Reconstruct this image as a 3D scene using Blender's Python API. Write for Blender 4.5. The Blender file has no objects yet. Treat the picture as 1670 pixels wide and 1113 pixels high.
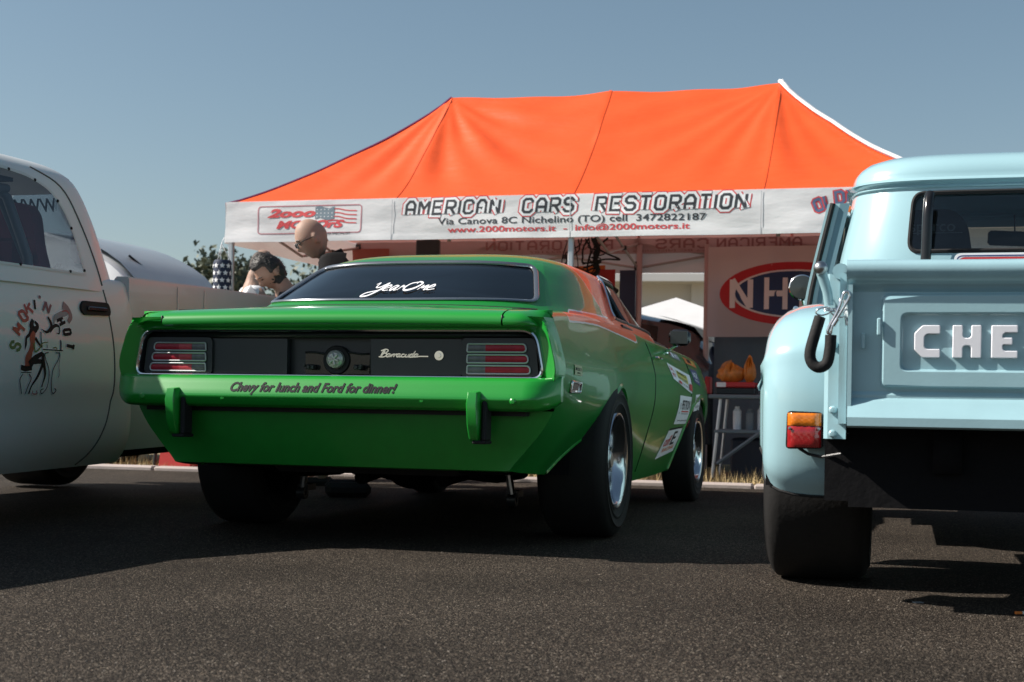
import bpy, bmesh, math, random
import numpy as np
from mathutils import Vector, Matrix, noise as mnoise
R = math.radians
sc = bpy.context.scene
col = sc.collection
random.seed(7); rng = np.random.default_rng(7)

# ------------------------------------------------------------------ camera, sky, sun, exposure
CAM_H = 0.60
cam_d = bpy.data.cameras.new('camera'); cam = bpy.data.objects.new('camera', cam_d); col.objects.link(cam)
sc.camera = cam
cam.location = (0, 0, CAM_H)
cam.rotation_euler = (R(90), 0, 0)
cam.rotation_euler = (Matrix.Rotation(R(90), 3, 'X') @ Matrix.Rotation(R(0.92), 3, 'Z')).to_euler()
cam_d.sensor_width = 36; cam_d.lens = 50.0
cam_d.shift_y = 0.0622
cam_d.clip_end = 4000
cam_d.dof.use_dof = True; cam_d.dof.focus_distance = 5.7; cam_d.dof.aperture_fstop = 5.6
SUN_AZ, SUN_EL = 90.0, 40.0            # azimuth to the left of straight ahead, elevation
sd = Vector((-math.sin(R(SUN_AZ)) * math.cos(R(SUN_EL)), math.cos(R(SUN_AZ)) * math.cos(R(SUN_EL)), math.sin(R(SUN_EL))))
sl = bpy.data.lights.new('sun', 'SUN'); sun = bpy.data.objects.new('sun', sl); col.objects.link(sun)
sl.energy = 5.0; sl.angle = R(0.53); sl.color = (1.0, 0.93, 0.84)
sun.rotation_euler = sd.to_track_quat('Z', 'Y').to_euler(); sun.location = sd * 50
w = bpy.data.worlds.new('World'); sc.world = w; w.use_nodes = True
nt = w.node_tree; bg = nt.nodes['Background']
sky = nt.nodes.new('ShaderNodeTexSky'); sky.sky_type = 'NISHITA'; sky.sun_disc = False
sky.sun_elevation = R(SUN_EL); sky.sun_rotation = R(-SUN_AZ); sky.air_density = 1.0; sky.dust_density = 1.0; sky.ozone_density = 1.2
hs = nt.nodes.new('ShaderNodeHueSaturation'); hs.inputs['Saturation'].default_value = 0.92; hs.inputs['Hue'].default_value = 0.485
mxs = nt.nodes.new('ShaderNodeMix'); mxs.data_type = 'RGBA'; mxs.inputs[0].default_value = 0.0
nt.links.new(sky.outputs[0], hs.inputs['Color']); nt.links.new(hs.outputs[0], bg.inputs[0])
bg.inputs[1].default_value = 0.058
sc.view_settings.view_transform = 'Standard'; sc.view_settings.look = 'None'
sc.view_settings.gamma = 1; sc.view_settings.exposure = 0.75; sc.view_settings.use_curve_mapping = False
sc.cycles.max_bounces = 8; sc.cycles.transparent_max_bounces = 16

# ------------------------------------------------------------------ materials
def nodes(m): return m.node_tree.nodes, m.node_tree.links
def lin(c): return (c[0], c[1], c[2], 1)
def pmat(name, c, rough=.5, metal=0, coat=0, var=.12, vs=4., bump=0, bs=80., spec=.5, rv=.1, ior=None, emis=None):
    """principled material with procedural tone and roughness variation, optional fine bump"""
    m = bpy.data.materials.new(name); m.use_nodes = True
    n, l = nodes(m); b = n['Principled BSDF']
    b.inputs['Metallic'].default_value = metal
    b.inputs['Specular IOR Level'].default_value = spec
    b.inputs['Coat Weight'].default_value = coat; b.inputs['Coat Roughness'].default_value = .03
    tc = n.new('ShaderNodeTexCoord'); nz = n.new('ShaderNodeTexNoise'); nz.inputs['Scale'].default_value = vs; nz.inputs['Detail'].default_value = 5
    l.new(tc.outputs['Object'], nz.inputs['Vector'])
    mx = n.new('ShaderNodeMix'); mx.data_type = 'RGBA'
    mx.inputs[6].default_value = lin([x * (1 - var) for x in c]); mx.inputs[7].default_value = lin([min(1, x * (1 + var)) for x in c])
    l.new(nz.outputs[0], mx.inputs[0]); l.new(mx.outputs[2], b.inputs['Base Color'])
    mr = n.new('ShaderNodeMapRange'); mr.inputs[3].default_value = max(0, rough * (1 - rv)); mr.inputs[4].default_value = rough * (1 + rv)
    l.new(nz.outputs[0], mr.inputs[0]); l.new(mr.outputs[0], b.inputs['Roughness'])
    if bump:
        n2 = n.new('ShaderNodeTexNoise'); n2.inputs['Scale'].default_value = bs; n2.inputs['Detail'].default_value = 4
        bp = n.new('ShaderNodeBump'); bp.inputs['Strength'].default_value = bump; bp.inputs['Distance'].default_value = .01
        l.new(tc.outputs['Object'], n2.inputs['Vector']); l.new(n2.outputs[0], bp.inputs['Height']); l.new(bp.outputs[0], b.inputs['Normal'])
    m['c'] = list(c)
    return m
def glassmat(name, tint, refl=1.0, rough=.02):
    m = bpy.data.materials.new(name); m.use_nodes = True
    n, l = nodes(m); out = n['Material Output']; n.remove(n['Principled BSDF'])
    t = n.new('ShaderNodeBsdfTransparent'); t.inputs[0].default_value = lin(tint)
    g = n.new('ShaderNodeBsdfGlossy'); g.inputs['Roughness'].default_value = rough; g.inputs[0].default_value = (refl,) * 3 + (1,)
    f = n.new('ShaderNodeFresnel'); f.inputs[0].default_value = 1.52
    nz = n.new('ShaderNodeTexNoise'); nz.inputs['Scale'].default_value = 3
    ad = n.new('ShaderNodeMath'); ad.operation = 'MULTIPLY_ADD'; ad.inputs[1].default_value = .02; l.new(nz.outputs[0], ad.inputs[0]); l.new(f.outputs[0], ad.inputs[2])
    mx = n.new('ShaderNodeMixShader'); l.new(ad.outputs[0], mx.inputs[0]); l.new(t.outputs[0], mx.inputs[1]); l.new(g.outputs[0], mx.inputs[2])
    l.new(mx.outputs[0], out.inputs[0]); return m
def cloth(name, c, trans=.4, tc_=None, bump=.3, bs=14., rough=.7):
    m = bpy.data.materials.new(name); m.use_nodes = True
    n, l = nodes(m); out = n['Material Output']; b = n['Principled BSDF']
    tc = n.new('ShaderNodeTexCoord'); nz = n.new('ShaderNodeTexNoise'); nz.inputs['Scale'].default_value = bs * .25; nz.inputs['Detail'].default_value = 6
    l.new(tc.outputs['Object'], nz.inputs[0])
    mx = n.new('ShaderNodeMix'); mx.data_type = 'RGBA'; mx.inputs[6].default_value = lin([x * .88 for x in c]); mx.inputs[7].default_value = lin([min(1, x * 1.08) for x in c])
    l.new(nz.outputs[0], mx.inputs[0]); l.new(mx.outputs[2], b.inputs['Base Color']); b.inputs['Roughness'].default_value = rough
    n2 = n.new('ShaderNodeTexNoise'); n2.inputs['Scale'].default_value = bs; n2.inputs['Detail'].default_value = 5
    mp = n.new('ShaderNodeMapping'); mp.inputs['Scale'].default_value = (.35, 1, 1); l.new(tc.outputs['Object'], mp.inputs[0]); l.new(mp.outputs[0], n2.inputs[0])
    bp = n.new('ShaderNodeBump'); bp.inputs['Strength'].default_value = bump; bp.inputs['Distance'].default_value = .02; l.new(n2.outputs[0], bp.inputs['Height']); l.new(bp.outputs[0], b.inputs['Normal'])
    t = n.new('ShaderNodeBsdfTranslucent'); t.inputs[0].default_value = lin(tc_ or c); l.new(bp.outputs[0], t.inputs['Normal'])
    ms = n.new('ShaderNodeMixShader'); ms.inputs[0].default_value = trans
    l.new(b.outputs[0], ms.inputs[1]); l.new(t.outputs[0], ms.inputs[2]); l.new(ms.outputs[0], out.inputs[0]); return m
def flat(name, c, rough=.5): return pmat(name, c, rough, var=.08, vs=20)

M = {}
M['black_rubber'] = pmat('black_rubber', (.016, .016, .017), .75, spec=.25, bump=.15, bs=120)
M['black_satin'] = pmat('black_satin', (.022, .024, .027), .38, bump=.05, bs=300)
M['black_gloss'] = pmat('black_gloss', (.012, .012, .013), .15)
M['black_cavity'] = pmat('black_cavity', (.010, .010, .011), .5, spec=.3, bump=.2, bs=40)
M['underbody'] = pmat('underbody', (.008, .008, .009), .85, spec=.1, bump=.3, bs=30)
M['chrome'] = pmat('chrome', (.78, .79, .8), .1, metal=1, var=.05)
M['steel'] = pmat('steel', (.42, .43, .44), .32, metal=1, var=.15, vs=15)
M['alu'] = pmat('aluminium', (.62, .63, .64), .3, metal=1, var=.1)
M['white_ink'] = flat('white_ink', (.78, .79, .82)); M['black_ink'] = pmat('black_ink', (.010, .010, .013), .6, spec=.15); M['red_ink'] = flat('red_ink', (.55, .035, .04))
M['grey_ink'] = flat('grey_ink', (.2, .22, .24)); M['blue_ink'] = flat('blue_ink', (.03, .05, .16)); M['orange_ink'] = flat('orange_ink', (.75, .2, .03)); M['yellow_ink'] = flat('yellow_ink', (.6, .55, .08))
M['dark_glass'] = glassmat('dark_glass', (.08, .09, .1)); M['clear_glass'] = glassmat('clear_glass', (.72, .76, .78)); M['smoke_glass'] = glassmat('smoke_glass', (.33, .36, .38))

# ------------------------------------------------------------------ mesh helpers
def pchip(xs, ys, x):
    """monotone cubic interpolation; ys may be (n,) or (n,k)"""
    xs = np.asarray(xs, float); ys = np.asarray(ys, float); one = ys.ndim == 1
    if one: ys = ys[:, None]
    x = np.clip(np.atleast_1d(np.asarray(x, float)), xs[0], xs[-1])
    h = np.diff(xs)[:, None]; d = np.diff(ys, axis=0) / h
    m = np.zeros_like(ys); m[0] = d[0]; m[-1] = d[-1]
    if len(xs) > 2:
        a, b = d[:-1], d[1:]; w1 = 2 * h[1:] + h[:-1]; w2 = h[1:] + 2 * h[:-1]
        with np.errstate(divide='ignore', invalid='ignore'): hm = (w1 + w2) / (w1 / a + w2 / b)
        m[1:-1] = np.where(a * b > 0, hm, 0)
    i = np.clip(np.searchsorted(xs, x, side='right') - 1, 0, len(xs) - 2)
    t = ((x - xs[i]) / (xs[i + 1] - xs[i]))[:, None]; hh = (xs[i + 1] - xs[i])[:, None]
    r = (2 * t**3 - 3 * t**2 + 1) * ys[i] + (t**3 - 2 * t**2 + t) * hh * m[i] + (-2 * t**3 + 3 * t**2) * ys[i + 1] + (t**3 - t**2) * hh * m[i + 1]
    return r[:, 0] if one else r
def p1(xs, ys, x): return float(pchip(xs, ys, [x])[0])
def crom(pts, n=8, closed=False):
    """Catmull-Rom through points"""
    P = [np.array(p, float) for p in pts]; out = []
    N = len(P)
    for i in range(N if closed else N - 1):
        a = P[(i - 1) % N] if (closed or i) else 2 * P[0] - P[1]; b = P[i]; c = P[(i + 1) % N]
        d = P[(i + 2) % N] if (closed or i + 2 < N) else 2 * P[-1] - P[-2]
        for k in range(n):
            t = k / n
            out.append(.5 * (2 * b + (c - a) * t + (2 * a - 5 * b + 4 * c - d) * t * t + (3 * b - a - 3 * c + d) * t**3))
    if not closed: out.append(P[-1])
    return out
class MB:
    def __init__(s): s.v = []; s.f = []; s.m = []; s.mats = []; s.cur = 0; s.attr = None
    def use(s, mat):
        if mat not in s.mats: s.mats.append(mat)
        s.cur = s.mats.index(mat); return s
    def add(s, vs, fs):
        o = len(s.v); s.v += [tuple(float(c) for c in p) for p in vs]; s.f += [tuple(i + o for i in f) for f in fs]; s.m += [s.cur] * len(fs); return s
    def grid(s, P, cu=False, cv=False):
        n = len(P); m = len(P[0]); vs = [q for r in P for q in r]; fs = []
        for i in range(n if cu else n - 1):
            for j in range(m if cv else m - 1):
                a, b, c, d = i * m + j, i * m + (j + 1) % m, ((i + 1) % n) * m + (j + 1) % m, ((i + 1) % n) * m + j
                fs.append((a, b, c, d))
        return s.add(vs, fs)
    def box(s, c, size, rot=None, bev=0):
        x, y, z = [q / 2 for q in size]; M3 = rot if rot is not None else Matrix.Identity(3)
        if bev:
            b = min(bev, x * .9, y * .9, z * .9); vs = []; idx = {}
            for sx in (-1, 1):
                for sy in (-1, 1):
                    for sz in (-1, 1):
                        for k, p in enumerate(((sx * x, sy * (y - b), sz * (z - b)), (sx * (x - b), sy * y, sz * (z - b)), (sx * (x - b), sy * (y - b), sz * z))):
                            idx[(sx, sy, sz, k)] = len(vs); vs.append(p)
            I = lambda sx, sy, sz, k: idx[(sx, sy, sz, k)]; fs = []
            for q in (-1, 1):
                fs.append([I(q, a, b2, 0) for a, b2 in ((-1, -1), (1, -1), (1, 1), (-1, 1))][::q])
                fs.append([I(a, q, b2, 1) for a, b2 in ((-1, -1), (1, -1), (1, 1), (-1, 1))][::-q])
                fs.append([I(a, b2, q, 2) for a, b2 in ((-1, -1), (1, -1), (1, 1), (-1, 1))][::q])
            for a in (-1, 1):
                for b2 in (-1, 1):
                    fs.append((I(a, b2, -1, 0), I(a, b2, 1, 0), I(a, b2, 1, 1), I(a, b2, -1, 1)))
                    fs.append((I(a, -1, b2, 0), I(a, 1, b2, 0), I(a, 1, b2, 2), I(a, -1, b2, 2)))
                    fs.append((I(-1, a, b2, 1), I(1, a, b2, 1), I(1, a, b2, 2), I(-1, a, b2, 2)))
                    for c2 in (-1, 1): fs.append((I(a, b2, c2, 0), I(a, b2, c2, 1), I(a, b2, c2, 2)))
        else:
            vs = [(sx * x, sy * y, sz * z) for sx in (-1, 1) for sy in (-1, 1) for sz in (-1, 1)]
            fs = [(0, 1, 3, 2), (4, 6, 7, 5), (0, 4, 5, 1), (2, 3, 7, 6), (0, 2, 6, 4), (1, 5, 7, 3)]
        return s.add([tuple(M3 @ Vector(v) + Vector(c)) for v in vs], fs)
    def tube(s, path, r, n=8, closed=False, caps=True, flat_=1.0):
        P = [Vector(p) for p in path]; N = len(P); rr = r if hasattr(r, '__len__') else [r] * N; rows = []; prev = None
        for i in range(N):
            if closed: t = (P[(i + 1) % N] - P[i - 1])
            else: t = (P[min(i + 1, N - 1)] - P[max(i - 1, 0)])
            t = t.normalized() if t.length > 1e-9 else Vector((0, 0, 1))
            if prev is None:
                a = Vector((0, 0, 1)) if abs(t.z) < .9 else Vector((1, 0, 0)); u = t.cross(a).normalized()
            else: u = (prev - t * prev.dot(t)); u = u.normalized() if u.length > 1e-6 else t.orthogonal().normalized()
            prev = u; vv = t.cross(u)
            rows.append([tuple(P[i] + (u * math.cos(2 * math.pi * k / n) + vv * math.sin(2 * math.pi * k / n) * flat_) * rr[i]) for k in range(n)])
        o = len(s.v); s.grid(rows, cu=closed, cv=True)
        if caps and not closed:
            s.f += [tuple(o + k for k in range(n))[::-1], tuple(o + (N - 1) * n + k for k in range(n))]; s.m += [s.cur] * 2
        return s
    def lathe(s, prof, c=(0, 0, 0), axis='z', n=32, closed=False):
        """prof: (radius, height along axis)"""
        rows = []
        for r, h in prof:
            row = []
            for k in range(n):
                a = 2 * math.pi * k / n; x, y = r * math.cos(a), r * math.sin(a)
                p = (x, y, h) if axis == 'z' else ((h, x, y) if axis == 'x' else (x, h, y))
                row.append((p[0] + c[0], p[1] + c[1], p[2] + c[2]))
            rows.append(row)
        return s.grid(rows, cu=closed, cv=True)
    def prism(s, outline, fn0, fn1):
        """outline 2-D polygon, fn0/fn1 map 2-D to the two 3-D faces"""
        n = len(outline); a = [fn0(*p) for p in outline]; b = [fn1(*p) for p in outline]
        return s.add(a + b, [tuple(range(n)), tuple(range(2 * n - 1, n - 1, -1))] + [(i, (i + 1) % n, n + (i + 1) % n, n + i) for i in range(n)])
    def build(s, name, mat=None, parent=None, smooth=True, ang=32, merge=0, loc=None):
        me = bpy.data.meshes.new(name); me.from_pydata(s.v, [], s.f)
        for mm in (s.mats or [mat]): me.materials.append(mm)
        if s.mats: me.polygons.foreach_set('material_index', s.m)
        bm = bmesh.new(); bm.from_mesh(me)
        if merge: bmesh.ops.remove_doubles(bm, verts=bm.verts, dist=merge)
        bmesh.ops.recalc_face_normals(bm, faces=bm.faces)
        if smooth:
            th = R(ang)
            for f in bm.faces: f.smooth = True
            for e in bm.edges:
                if len(e.link_faces) == 2 and e.calc_face_angle(0) > th: e.smooth = False
        bm.to_mesh(me); bm.free()
        o = bpy.data.objects.new(name, me); col.objects.link(o)
        if parent: o.parent = parent
        if loc: o.location = loc
        return o
def thing(name, label, cat, loc=(0, 0, 0), rz=0, group=None):
    o = bpy.data.objects.new(name, None); col.objects.link(o); o.location = loc; o.rotation_euler = (0, 0, rz)
    o['label'] = label; o['category'] = cat; o.empty_display_size = .2
    if group: o['group'] = group
    return o
def tag(o, label, cat, group=None):
    o['label'] = label; o['category'] = cat
    if group: o['group'] = group
    return o
def struct(o, kind='structure'): o['kind'] = kind; return o
def rpoly(pts, r, seg=6, dens=None):
    """polygon with filleted corners; r number or list; densified to spacing dens"""
    n = len(pts); out = []
    for i in range(n):
        p = np.array(pts[i], float); a = np.array(pts[i - 1], float) - p; b = np.array(pts[(i + 1) % n], float) - p
        la, lb = np.linalg.norm(a), np.linalg.norm(b); rr = r[i] if hasattr(r, '__len__') else r
        t = min(rr, la * .48, lb * .48); A = p + a / la * t; B = p + b / lb * t
        if t < 1e-5: out.append(p); continue
        for k in range(seg + 1):
            q = k / seg; out.append((1 - q)**2 * A + 2 * q * (1 - q) * p + q * q * B)
    if dens:
        o2 = []
        for i in range(len(out)):
            a, b = out[i], out[(i + 1) % len(out)]; L = np.linalg.norm(b - a); m = max(1, int(math.ceil(L / dens)))
            for k in range(m): o2.append(a + (b - a) * k / m)
        out = o2
    return [tuple(p) for p in out]
def frame_patch(mb, S, rect, inner, rings=4):
    """surface S(p,q) over rect with the closed outline `inner` left open"""
    p0, p1_, q0, q1 = rect; c = np.mean(np.array(inner), axis=0); W, H = (p1_ - p0), (q1 - q0); outer = []
    def ray(p):
        d = np.array([(p[0] - c[0]) / W, (p[1] - c[1]) / H]); ts = []
        if d[0] > 0: ts.append(((p1_ - c[0]) / W) / d[0])
        if d[0] < 0: ts.append(((p0 - c[0]) / W) / d[0])
        if d[1] > 0: ts.append(((q1 - c[1]) / H) / d[1])
        if d[1] < 0: ts.append(((q0 - c[1]) / H) / d[1])
        t = min(ts); return np.array([d[0] * t, d[1] * t])
    inner = [np.array(p, float) for p in inner]
    for _ in range(5):
        nw = []
        for i in range(len(inner)):
            a_, b_ = inner[i], inner[(i + 1) % len(inner)]; nw.append(a_)
            if np.linalg.norm(ray(a_) - ray(b_)) > .035 and np.linalg.norm(a_ - b_) > 1e-7: nw.append((a_ + b_) / 2)
        inner = nw
    for p in inner:
        d = np.array([(p[0] - c[0]) / W, (p[1] - c[1]) / H]); ts = []
        if d[0] > 0: ts.append(((p1_ - c[0]) / W) / d[0])
        if d[0] < 0: ts.append(((p0 - c[0]) / W) / d[0])
        if d[1] > 0: ts.append(((q1 - c[1]) / H) / d[1])
        if d[1] < 0: ts.append(((q0 - c[1]) / H) / d[1])
        t = min(ts); outer.append([c[0] + d[0] * W * t, c[1] + d[1] * H * t])
    for cr in ((p0, q0), (p1_, q0), (p1_, q1), (p0, q1)):
        k = min(range(len(outer)), key=lambda i: ((outer[i][0] - cr[0]) / W)**2 + ((outer[i][1] - cr[1]) / H)**2); outer[k] = list(cr)
    rows = []
    for r_ in range(rings + 1):
        t = r_ / rings; rows.append([S(o[0] + (i[0] - o[0]) * t, o[1] + (i[1] - o[1]) * t) for o, i in zip(outer, inner)])
    mb.grid(rows, cv=True)
def pane(mb, S, inner, rings=5):
    c = np.mean(np.array(inner), axis=0); rows = []
    for r_ in range(rings):
        t = 1 - r_ / rings; rows.append([S(c[0] + (p[0] - c[0]) * t, c[1] + (p[1] - c[1]) * t) for p in inner])
    o = len(mb.v); mb.grid(rows, cv=True); n = len(inner)
    k = len(mb.v); mb.v.append(tuple(S(c[0], c[1]))); b = o + (rings - 1) * n
    for i in range(n): mb.f.append((b + i, b + (i + 1) % n, k)); mb.m.append(mb.cur)
def off(S, eps, ctr):
    def F(p, q, e=1e-3):
        P = Vector(S(p, q)); A = Vector(S(p + e, q)) - Vector(S(p - e, q)); B = Vector(S(p, q + e)) - Vector(S(p, q - e))
        n = A.cross(B)
        if n.length < 1e-12: return tuple(P)
        n.normalize()
        if n.dot(P - Vector(ctr)) < 0: n = -n
        return tuple(P + n * eps)
    return F

# ------------------------------------------------------------------ lettering
_fc = {}
def text2d(s, size=1., shear=0., bold=0., align='CENTER', spacing=1.):
    key = (s, shear, bold, align, spacing, round(size, 4))
    if key in _fc: return _fc[key]
    cu = bpy.data.curves.new('t', 'FONT'); cu.body = s; cu.size = size; cu.shear = shear; cu.offset = bold * size; cu.align_x = align; cu.align_y = 'CENTER'
    cu.space_character = spacing; cu.resolution_u = 3; cu.fill_mode = 'FRONT'
    o = bpy.data.objects.new('t', cu); col.objects.link(o); dg = bpy.context.evaluated_depsgraph_get(); me = o.evaluated_get(dg).to_mesh()
    vs = [(v.co.x, v.co.y) for v in me.vertices]; fs = [tuple(p.vertices) for p in me.polygons]
    o.evaluated_get(dg).to_mesh_clear(); bpy.data.objects.remove(o); bpy.data.curves.remove(cu)
    _fc[key] = (vs, fs); return vs, fs
def ribbon(pts, wd, closed=False):
    """2-D stroke with mitred joints -> verts, quads"""
    P = [np.array(p, float) for p in pts]; N = len(P); L = []; Rr = []
    for i in range(N):
        a = P[i] - P[i - 1] if (i or closed) else None; b = P[(i + 1) % N] - P[i] if (i < N - 1 or closed) else None
        if a is None: a = b
        if b is None: b = a
        a = a / (np.linalg.norm(a) + 1e-12); b = b / (np.linalg.norm(b) + 1e-12); t = a + b
        t = t / (np.linalg.norm(t) + 1e-12) if np.linalg.norm(t) > 1e-6 else b
        n = np.array([-t[1], t[0]]); cs = max(.80, float(np.dot(n, [-b[1], b[0]]))); ww = wd[i] if hasattr(wd, '__len__') else wd
        L.append(P[i] + n * ww / 2 / cs); Rr.append(P[i] - n * ww / 2 / cs)
    fs = [(i, (i + 1) % N, N + (i + 1) % N, N + i) for i in range(N if closed else N - 1)]
    return [tuple(p) for p in L + Rr], fs
BLK = {'A': [[(0, 0), (0, 4.4), (1.2, 6), (2.8, 6), (4, 4.4), (4, 0)], [(.5, 2.3), (3.5, 2.3)]], 'M': [[(0, 0), (0, 6), (2.3, 2.4), (4.6, 6), (4.6, 0)]],
 'E': [[(4, 6), (0, 6), (0, 0), (4, 0)], [(.5, 3.1), (3.2, 3.1)]], 'R': [[(0, 0), (0, 6), (3.1, 6), (4, 5.2), (4, 3.6), (3.1, 2.8), (.5, 2.8)], [(2.2, 2.5), (4, 0)]],
 'I': [[(0, 0), (0, 6)]], 'C': [[(4, 4.5), (4, 5.1), (3.1, 6), (.9, 6), (0, 5.1), (0, .9), (.9, 0), (3.1, 0), (4, .9), (4, 1.5)]], 'N': [[(0, 0), (0, 6), (4, 0), (4, 6)]],
 'S': [[(4, 4.6), (4, 5.1), (3.1, 6), (.9, 6), (0, 5.1), (0, 4), (.9, 3.1), (3.1, 3.1), (4, 2.2), (4, .9), (3.1, 0), (.9, 0), (0, .9), (0, 1.4)]],
 'T': [[(0, 6), (4.2, 6)], [(2.1, 5.5), (2.1, 0)]], 'O': [[(.9, 6), (3.1, 6), (4, 5.1), (4, .9), (3.1, 0), (.9, 0), (0, .9), (0, 5.1), (.9, 6), (1.2, 6)]],
 'K': [[(0, 0), (0, 6)], [(4, 6), (.6, 2.8)], [(1.6, 3.6), (4, 0)]], 'H': [[(0, 0), (0, 6)], [(4, 0), (4, 6)], [(.5, 3), (3.5, 3)]], "'": [[(0, 6.4), (0, 4.6)]],
 'V': [[(0, 6), (2, 0), (4, 6)]], 'L': [[(0, 6), (0, 0), (3.6, 0)]], 'D': [[(0, 0), (0, 6), (2.9, 6), (4, 4.9), (4, 1.1), (2.9, 0), (-.4, 0)]], ' ': []}
def split_acute(st):
    out, cur = [], [st[0]]
    for i in range(1, len(st)):
        cur.append(st[i])
        if i < len(st) - 1:
            a = np.array(st[i], float) - st[i - 1]; b = np.array(st[i + 1], float) - st[i]
            if np.dot(a, b) / (np.linalg.norm(a) * np.linalg.norm(b) + 1e-9) < -.15: out.append(cur); cur = [st[i]]
    out.append(cur); return out
BLK = {k: [p for s in v for p in split_acute(s)] for k, v in BLK.items()}
def block2d(s, h, sw, shear=0., gap=1.8, width=None, grow=0., step=0.0):
    """block lettering as strokes. returns list of (verts2d, faces, layer)"""
    k = h / 6.; x = 0; out = []; lay = 0
    for ch in s:
        st = BLK[ch]; wd = max([p[0] for q in st for p in q], default=2.4)
        for q in st:
            v, f = ribbon([((x + p[0]) * k, (p[1] - 3) * k) for p in q], sw + grow); out.append((v, f, lay % 3)); lay += 1
        x += wd + gap
    tot = (x - gap) * k; sx = (width / tot) if width else 1
    return [([((a - tot / 2) * sx + b * shear, b) for a, b in v], f, l_) for v, f, l_ in out], tot * sx
def put2d(mb, vf, fn): mb.add([fn(a, b) for a, b in vf[0]], vf[1])
def put_text(mb, fn, s, size, cx=0, cy=0, width=None, **k):
    v, f = text2d(s, size, **k)
    if not v: return
    if width:
        xs = [a for a, b in v]; sc_ = width / (max(xs) - min(xs)); v = [(a * sc_, b) for a, b in v]
    mb.add([fn(cx + a, cy + b) for a, b in v], f)
# ------------------------------------------------------------------ the green coupe
def car_paint(name, green, stripe=(.85, .10, .012)):
    """two-tone clear-coated paint; vertex attribute 'sd' is the distance to the stripe edge"""
    m = pmat(name, green, .38, coat=.35, var=.08, vs=1.5, spec=.35, rv=.15)
    n, l = nodes(m); b = n['Principled BSDF']; at = n.new('ShaderNodeAttribute'); at.attribute_name = 'sd'
    src = b.inputs['Base Color'].links[0].from_socket
    g1 = n.new('ShaderNodeMath'); g1.operation = 'GREATER_THAN'; g1.inputs[1].default_value = 0.0
    g2 = n.new('ShaderNodeMath'); g2.operation = 'GREATER_THAN'; g2.inputs[1].default_value = -.008
    nz = n.new('ShaderNodeTexNoise'); nz.inputs['Scale'].default_value = 18; tc = n.new('ShaderNodeTexCoord'); l.new(tc.outputs['Object'], nz.inputs[0])
    ad = n.new('ShaderNodeMath'); ad.operation = 'MULTIPLY_ADD'; ad.inputs[1].default_value = .005; l.new(nz.outputs[0], ad.inputs[0]); l.new(at.outputs['Fac'], ad.inputs[2])
    l.new(ad.outputs[0], g1.inputs[0]); l.new(ad.outputs[0], g2.inputs[0])
    m1 = n.new('ShaderNodeMix'); m1.data_type = 'RGBA'; m1.inputs[7].default_value = (.6, .6, .6, 1); l.new(g2.outputs[0], m1.inputs[0]); l.new(src, m1.inputs[6])
    m2 = n.new('ShaderNodeMix'); m2.data_type = 'RGBA'; m2.inputs[7].default_value = lin(stripe); l.new(g1.outputs[0], m2.inputs[0]); l.new(m1.outputs[2], m2.inputs[6])
    l.new(m2.outputs[2], b.inputs['Base Color'])
    return m
M['green'] = pmat('green_paint', (.008, .25, .024), .34, coat=.6, var=.05, vs=1.5)
M['green_two_shaded'] = car_paint('green_orange_paint', (.007, .19, .024))  # same green as the tail, darkened: flank shade put into the base colour
M['green_low'] = pmat('green_dusty_paint', (.009, .23, .023), .5, coat=.3, var=.14, vs=22, bump=.04, bs=160)
def sdattr(o, fn):
    me = o.data; a = me.attributes.new('sd', 'FLOAT', 'POINT')
    a.data.foreach_set('value', [fn(*v.co) for v in me.vertices])

TH = R(15.8)
cuda = thing('muscle_car', 'green fastback coupe with an orange roof stripe and a black tail panel, seen from behind', 'car', (-.752, 5.741, 0), -TH)
SZ = [.2, .33, .42, .5, .58, .66, .74, .84, .93, 1.0]
SV = [.12, .4, .7, 1.05, 1.45, 1.8, 2.4, 3.2, 3.8, 4.4, 4.72]
SU = [[.67, .735, .81, .875, .92, .95, .965, .945, .915, .885], [.74, .81, .865, .91, .94, .96, .965, .94, .91, .88], [.72, .8, .86, .915, .955, .97, .972, .945, .91, .875],
      [.77, .84, .89, .93, .965, .98, .98, .95, .91, .87], [.79, .85, .89, .925, .955, .968, .965, .94, .90, .865], [.82, .865, .895, .92, .94, .95, .95, .93, .895, .86],
      [.83, .87, .895, .915, .935, .945, .945, .925, .89, .85], [.83, .87, .90, .92, .94, .95, .95, .925, .885, .84], [.83, .87, .905, .93, .955, .965, .96, .93, .885, .83],
      [.80, .85, .89, .91, .925, .925, .915, .88, .83, .76], [.72, .76, .8, .82, .83, .82, .80, .76, .70, .64]]
_sg = pchip(SV, SU, np.linspace(.12, 4.72, 185))          # sampled once
def side_u(v, z):
    t = (min(max(v, .12), 4.72) - .12) / 4.6 * 184; i = min(int(t), 183); row = _sg[i] + (_sg[i + 1] - _sg[i]) * (t - i)
    z = min(max(z, SZ[0]), SZ[-1]); j = 0
    return float(pchip(SZ, row, [z])[0])
ZT = ([.12, .5, 1.05, 1.7, 2.4, 3.2, 3.8, 4.4, 4.72], [.972, .995, 1.01, 1.0, .975, .95, .925, .875, .80])
ZB = ([.12, .3, .45, .56, .70, .82, .90, .99, 1.17, 1.33, 1.42, 1.47, 1.5, 2.0, 3.3, 3.36, 3.42, 3.55, 3.8, 4.05, 4.16, 4.2, 4.72],
      [.335, .318, .31, .362, .425, .48, .545, .625, .688, .62, .47, .3, .215, .2, .215, .3, .46, .60, .665, .60, .46, .32, .33])
ZC = ([.12, .5, .8, 1.5, 3.0, 3.5, 4.2, 4.72], [.985, 1.025, 1.045, 1.05, 1.01, .985, .93, .83])
def z_top(v): return p1(*ZT, v)
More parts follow.
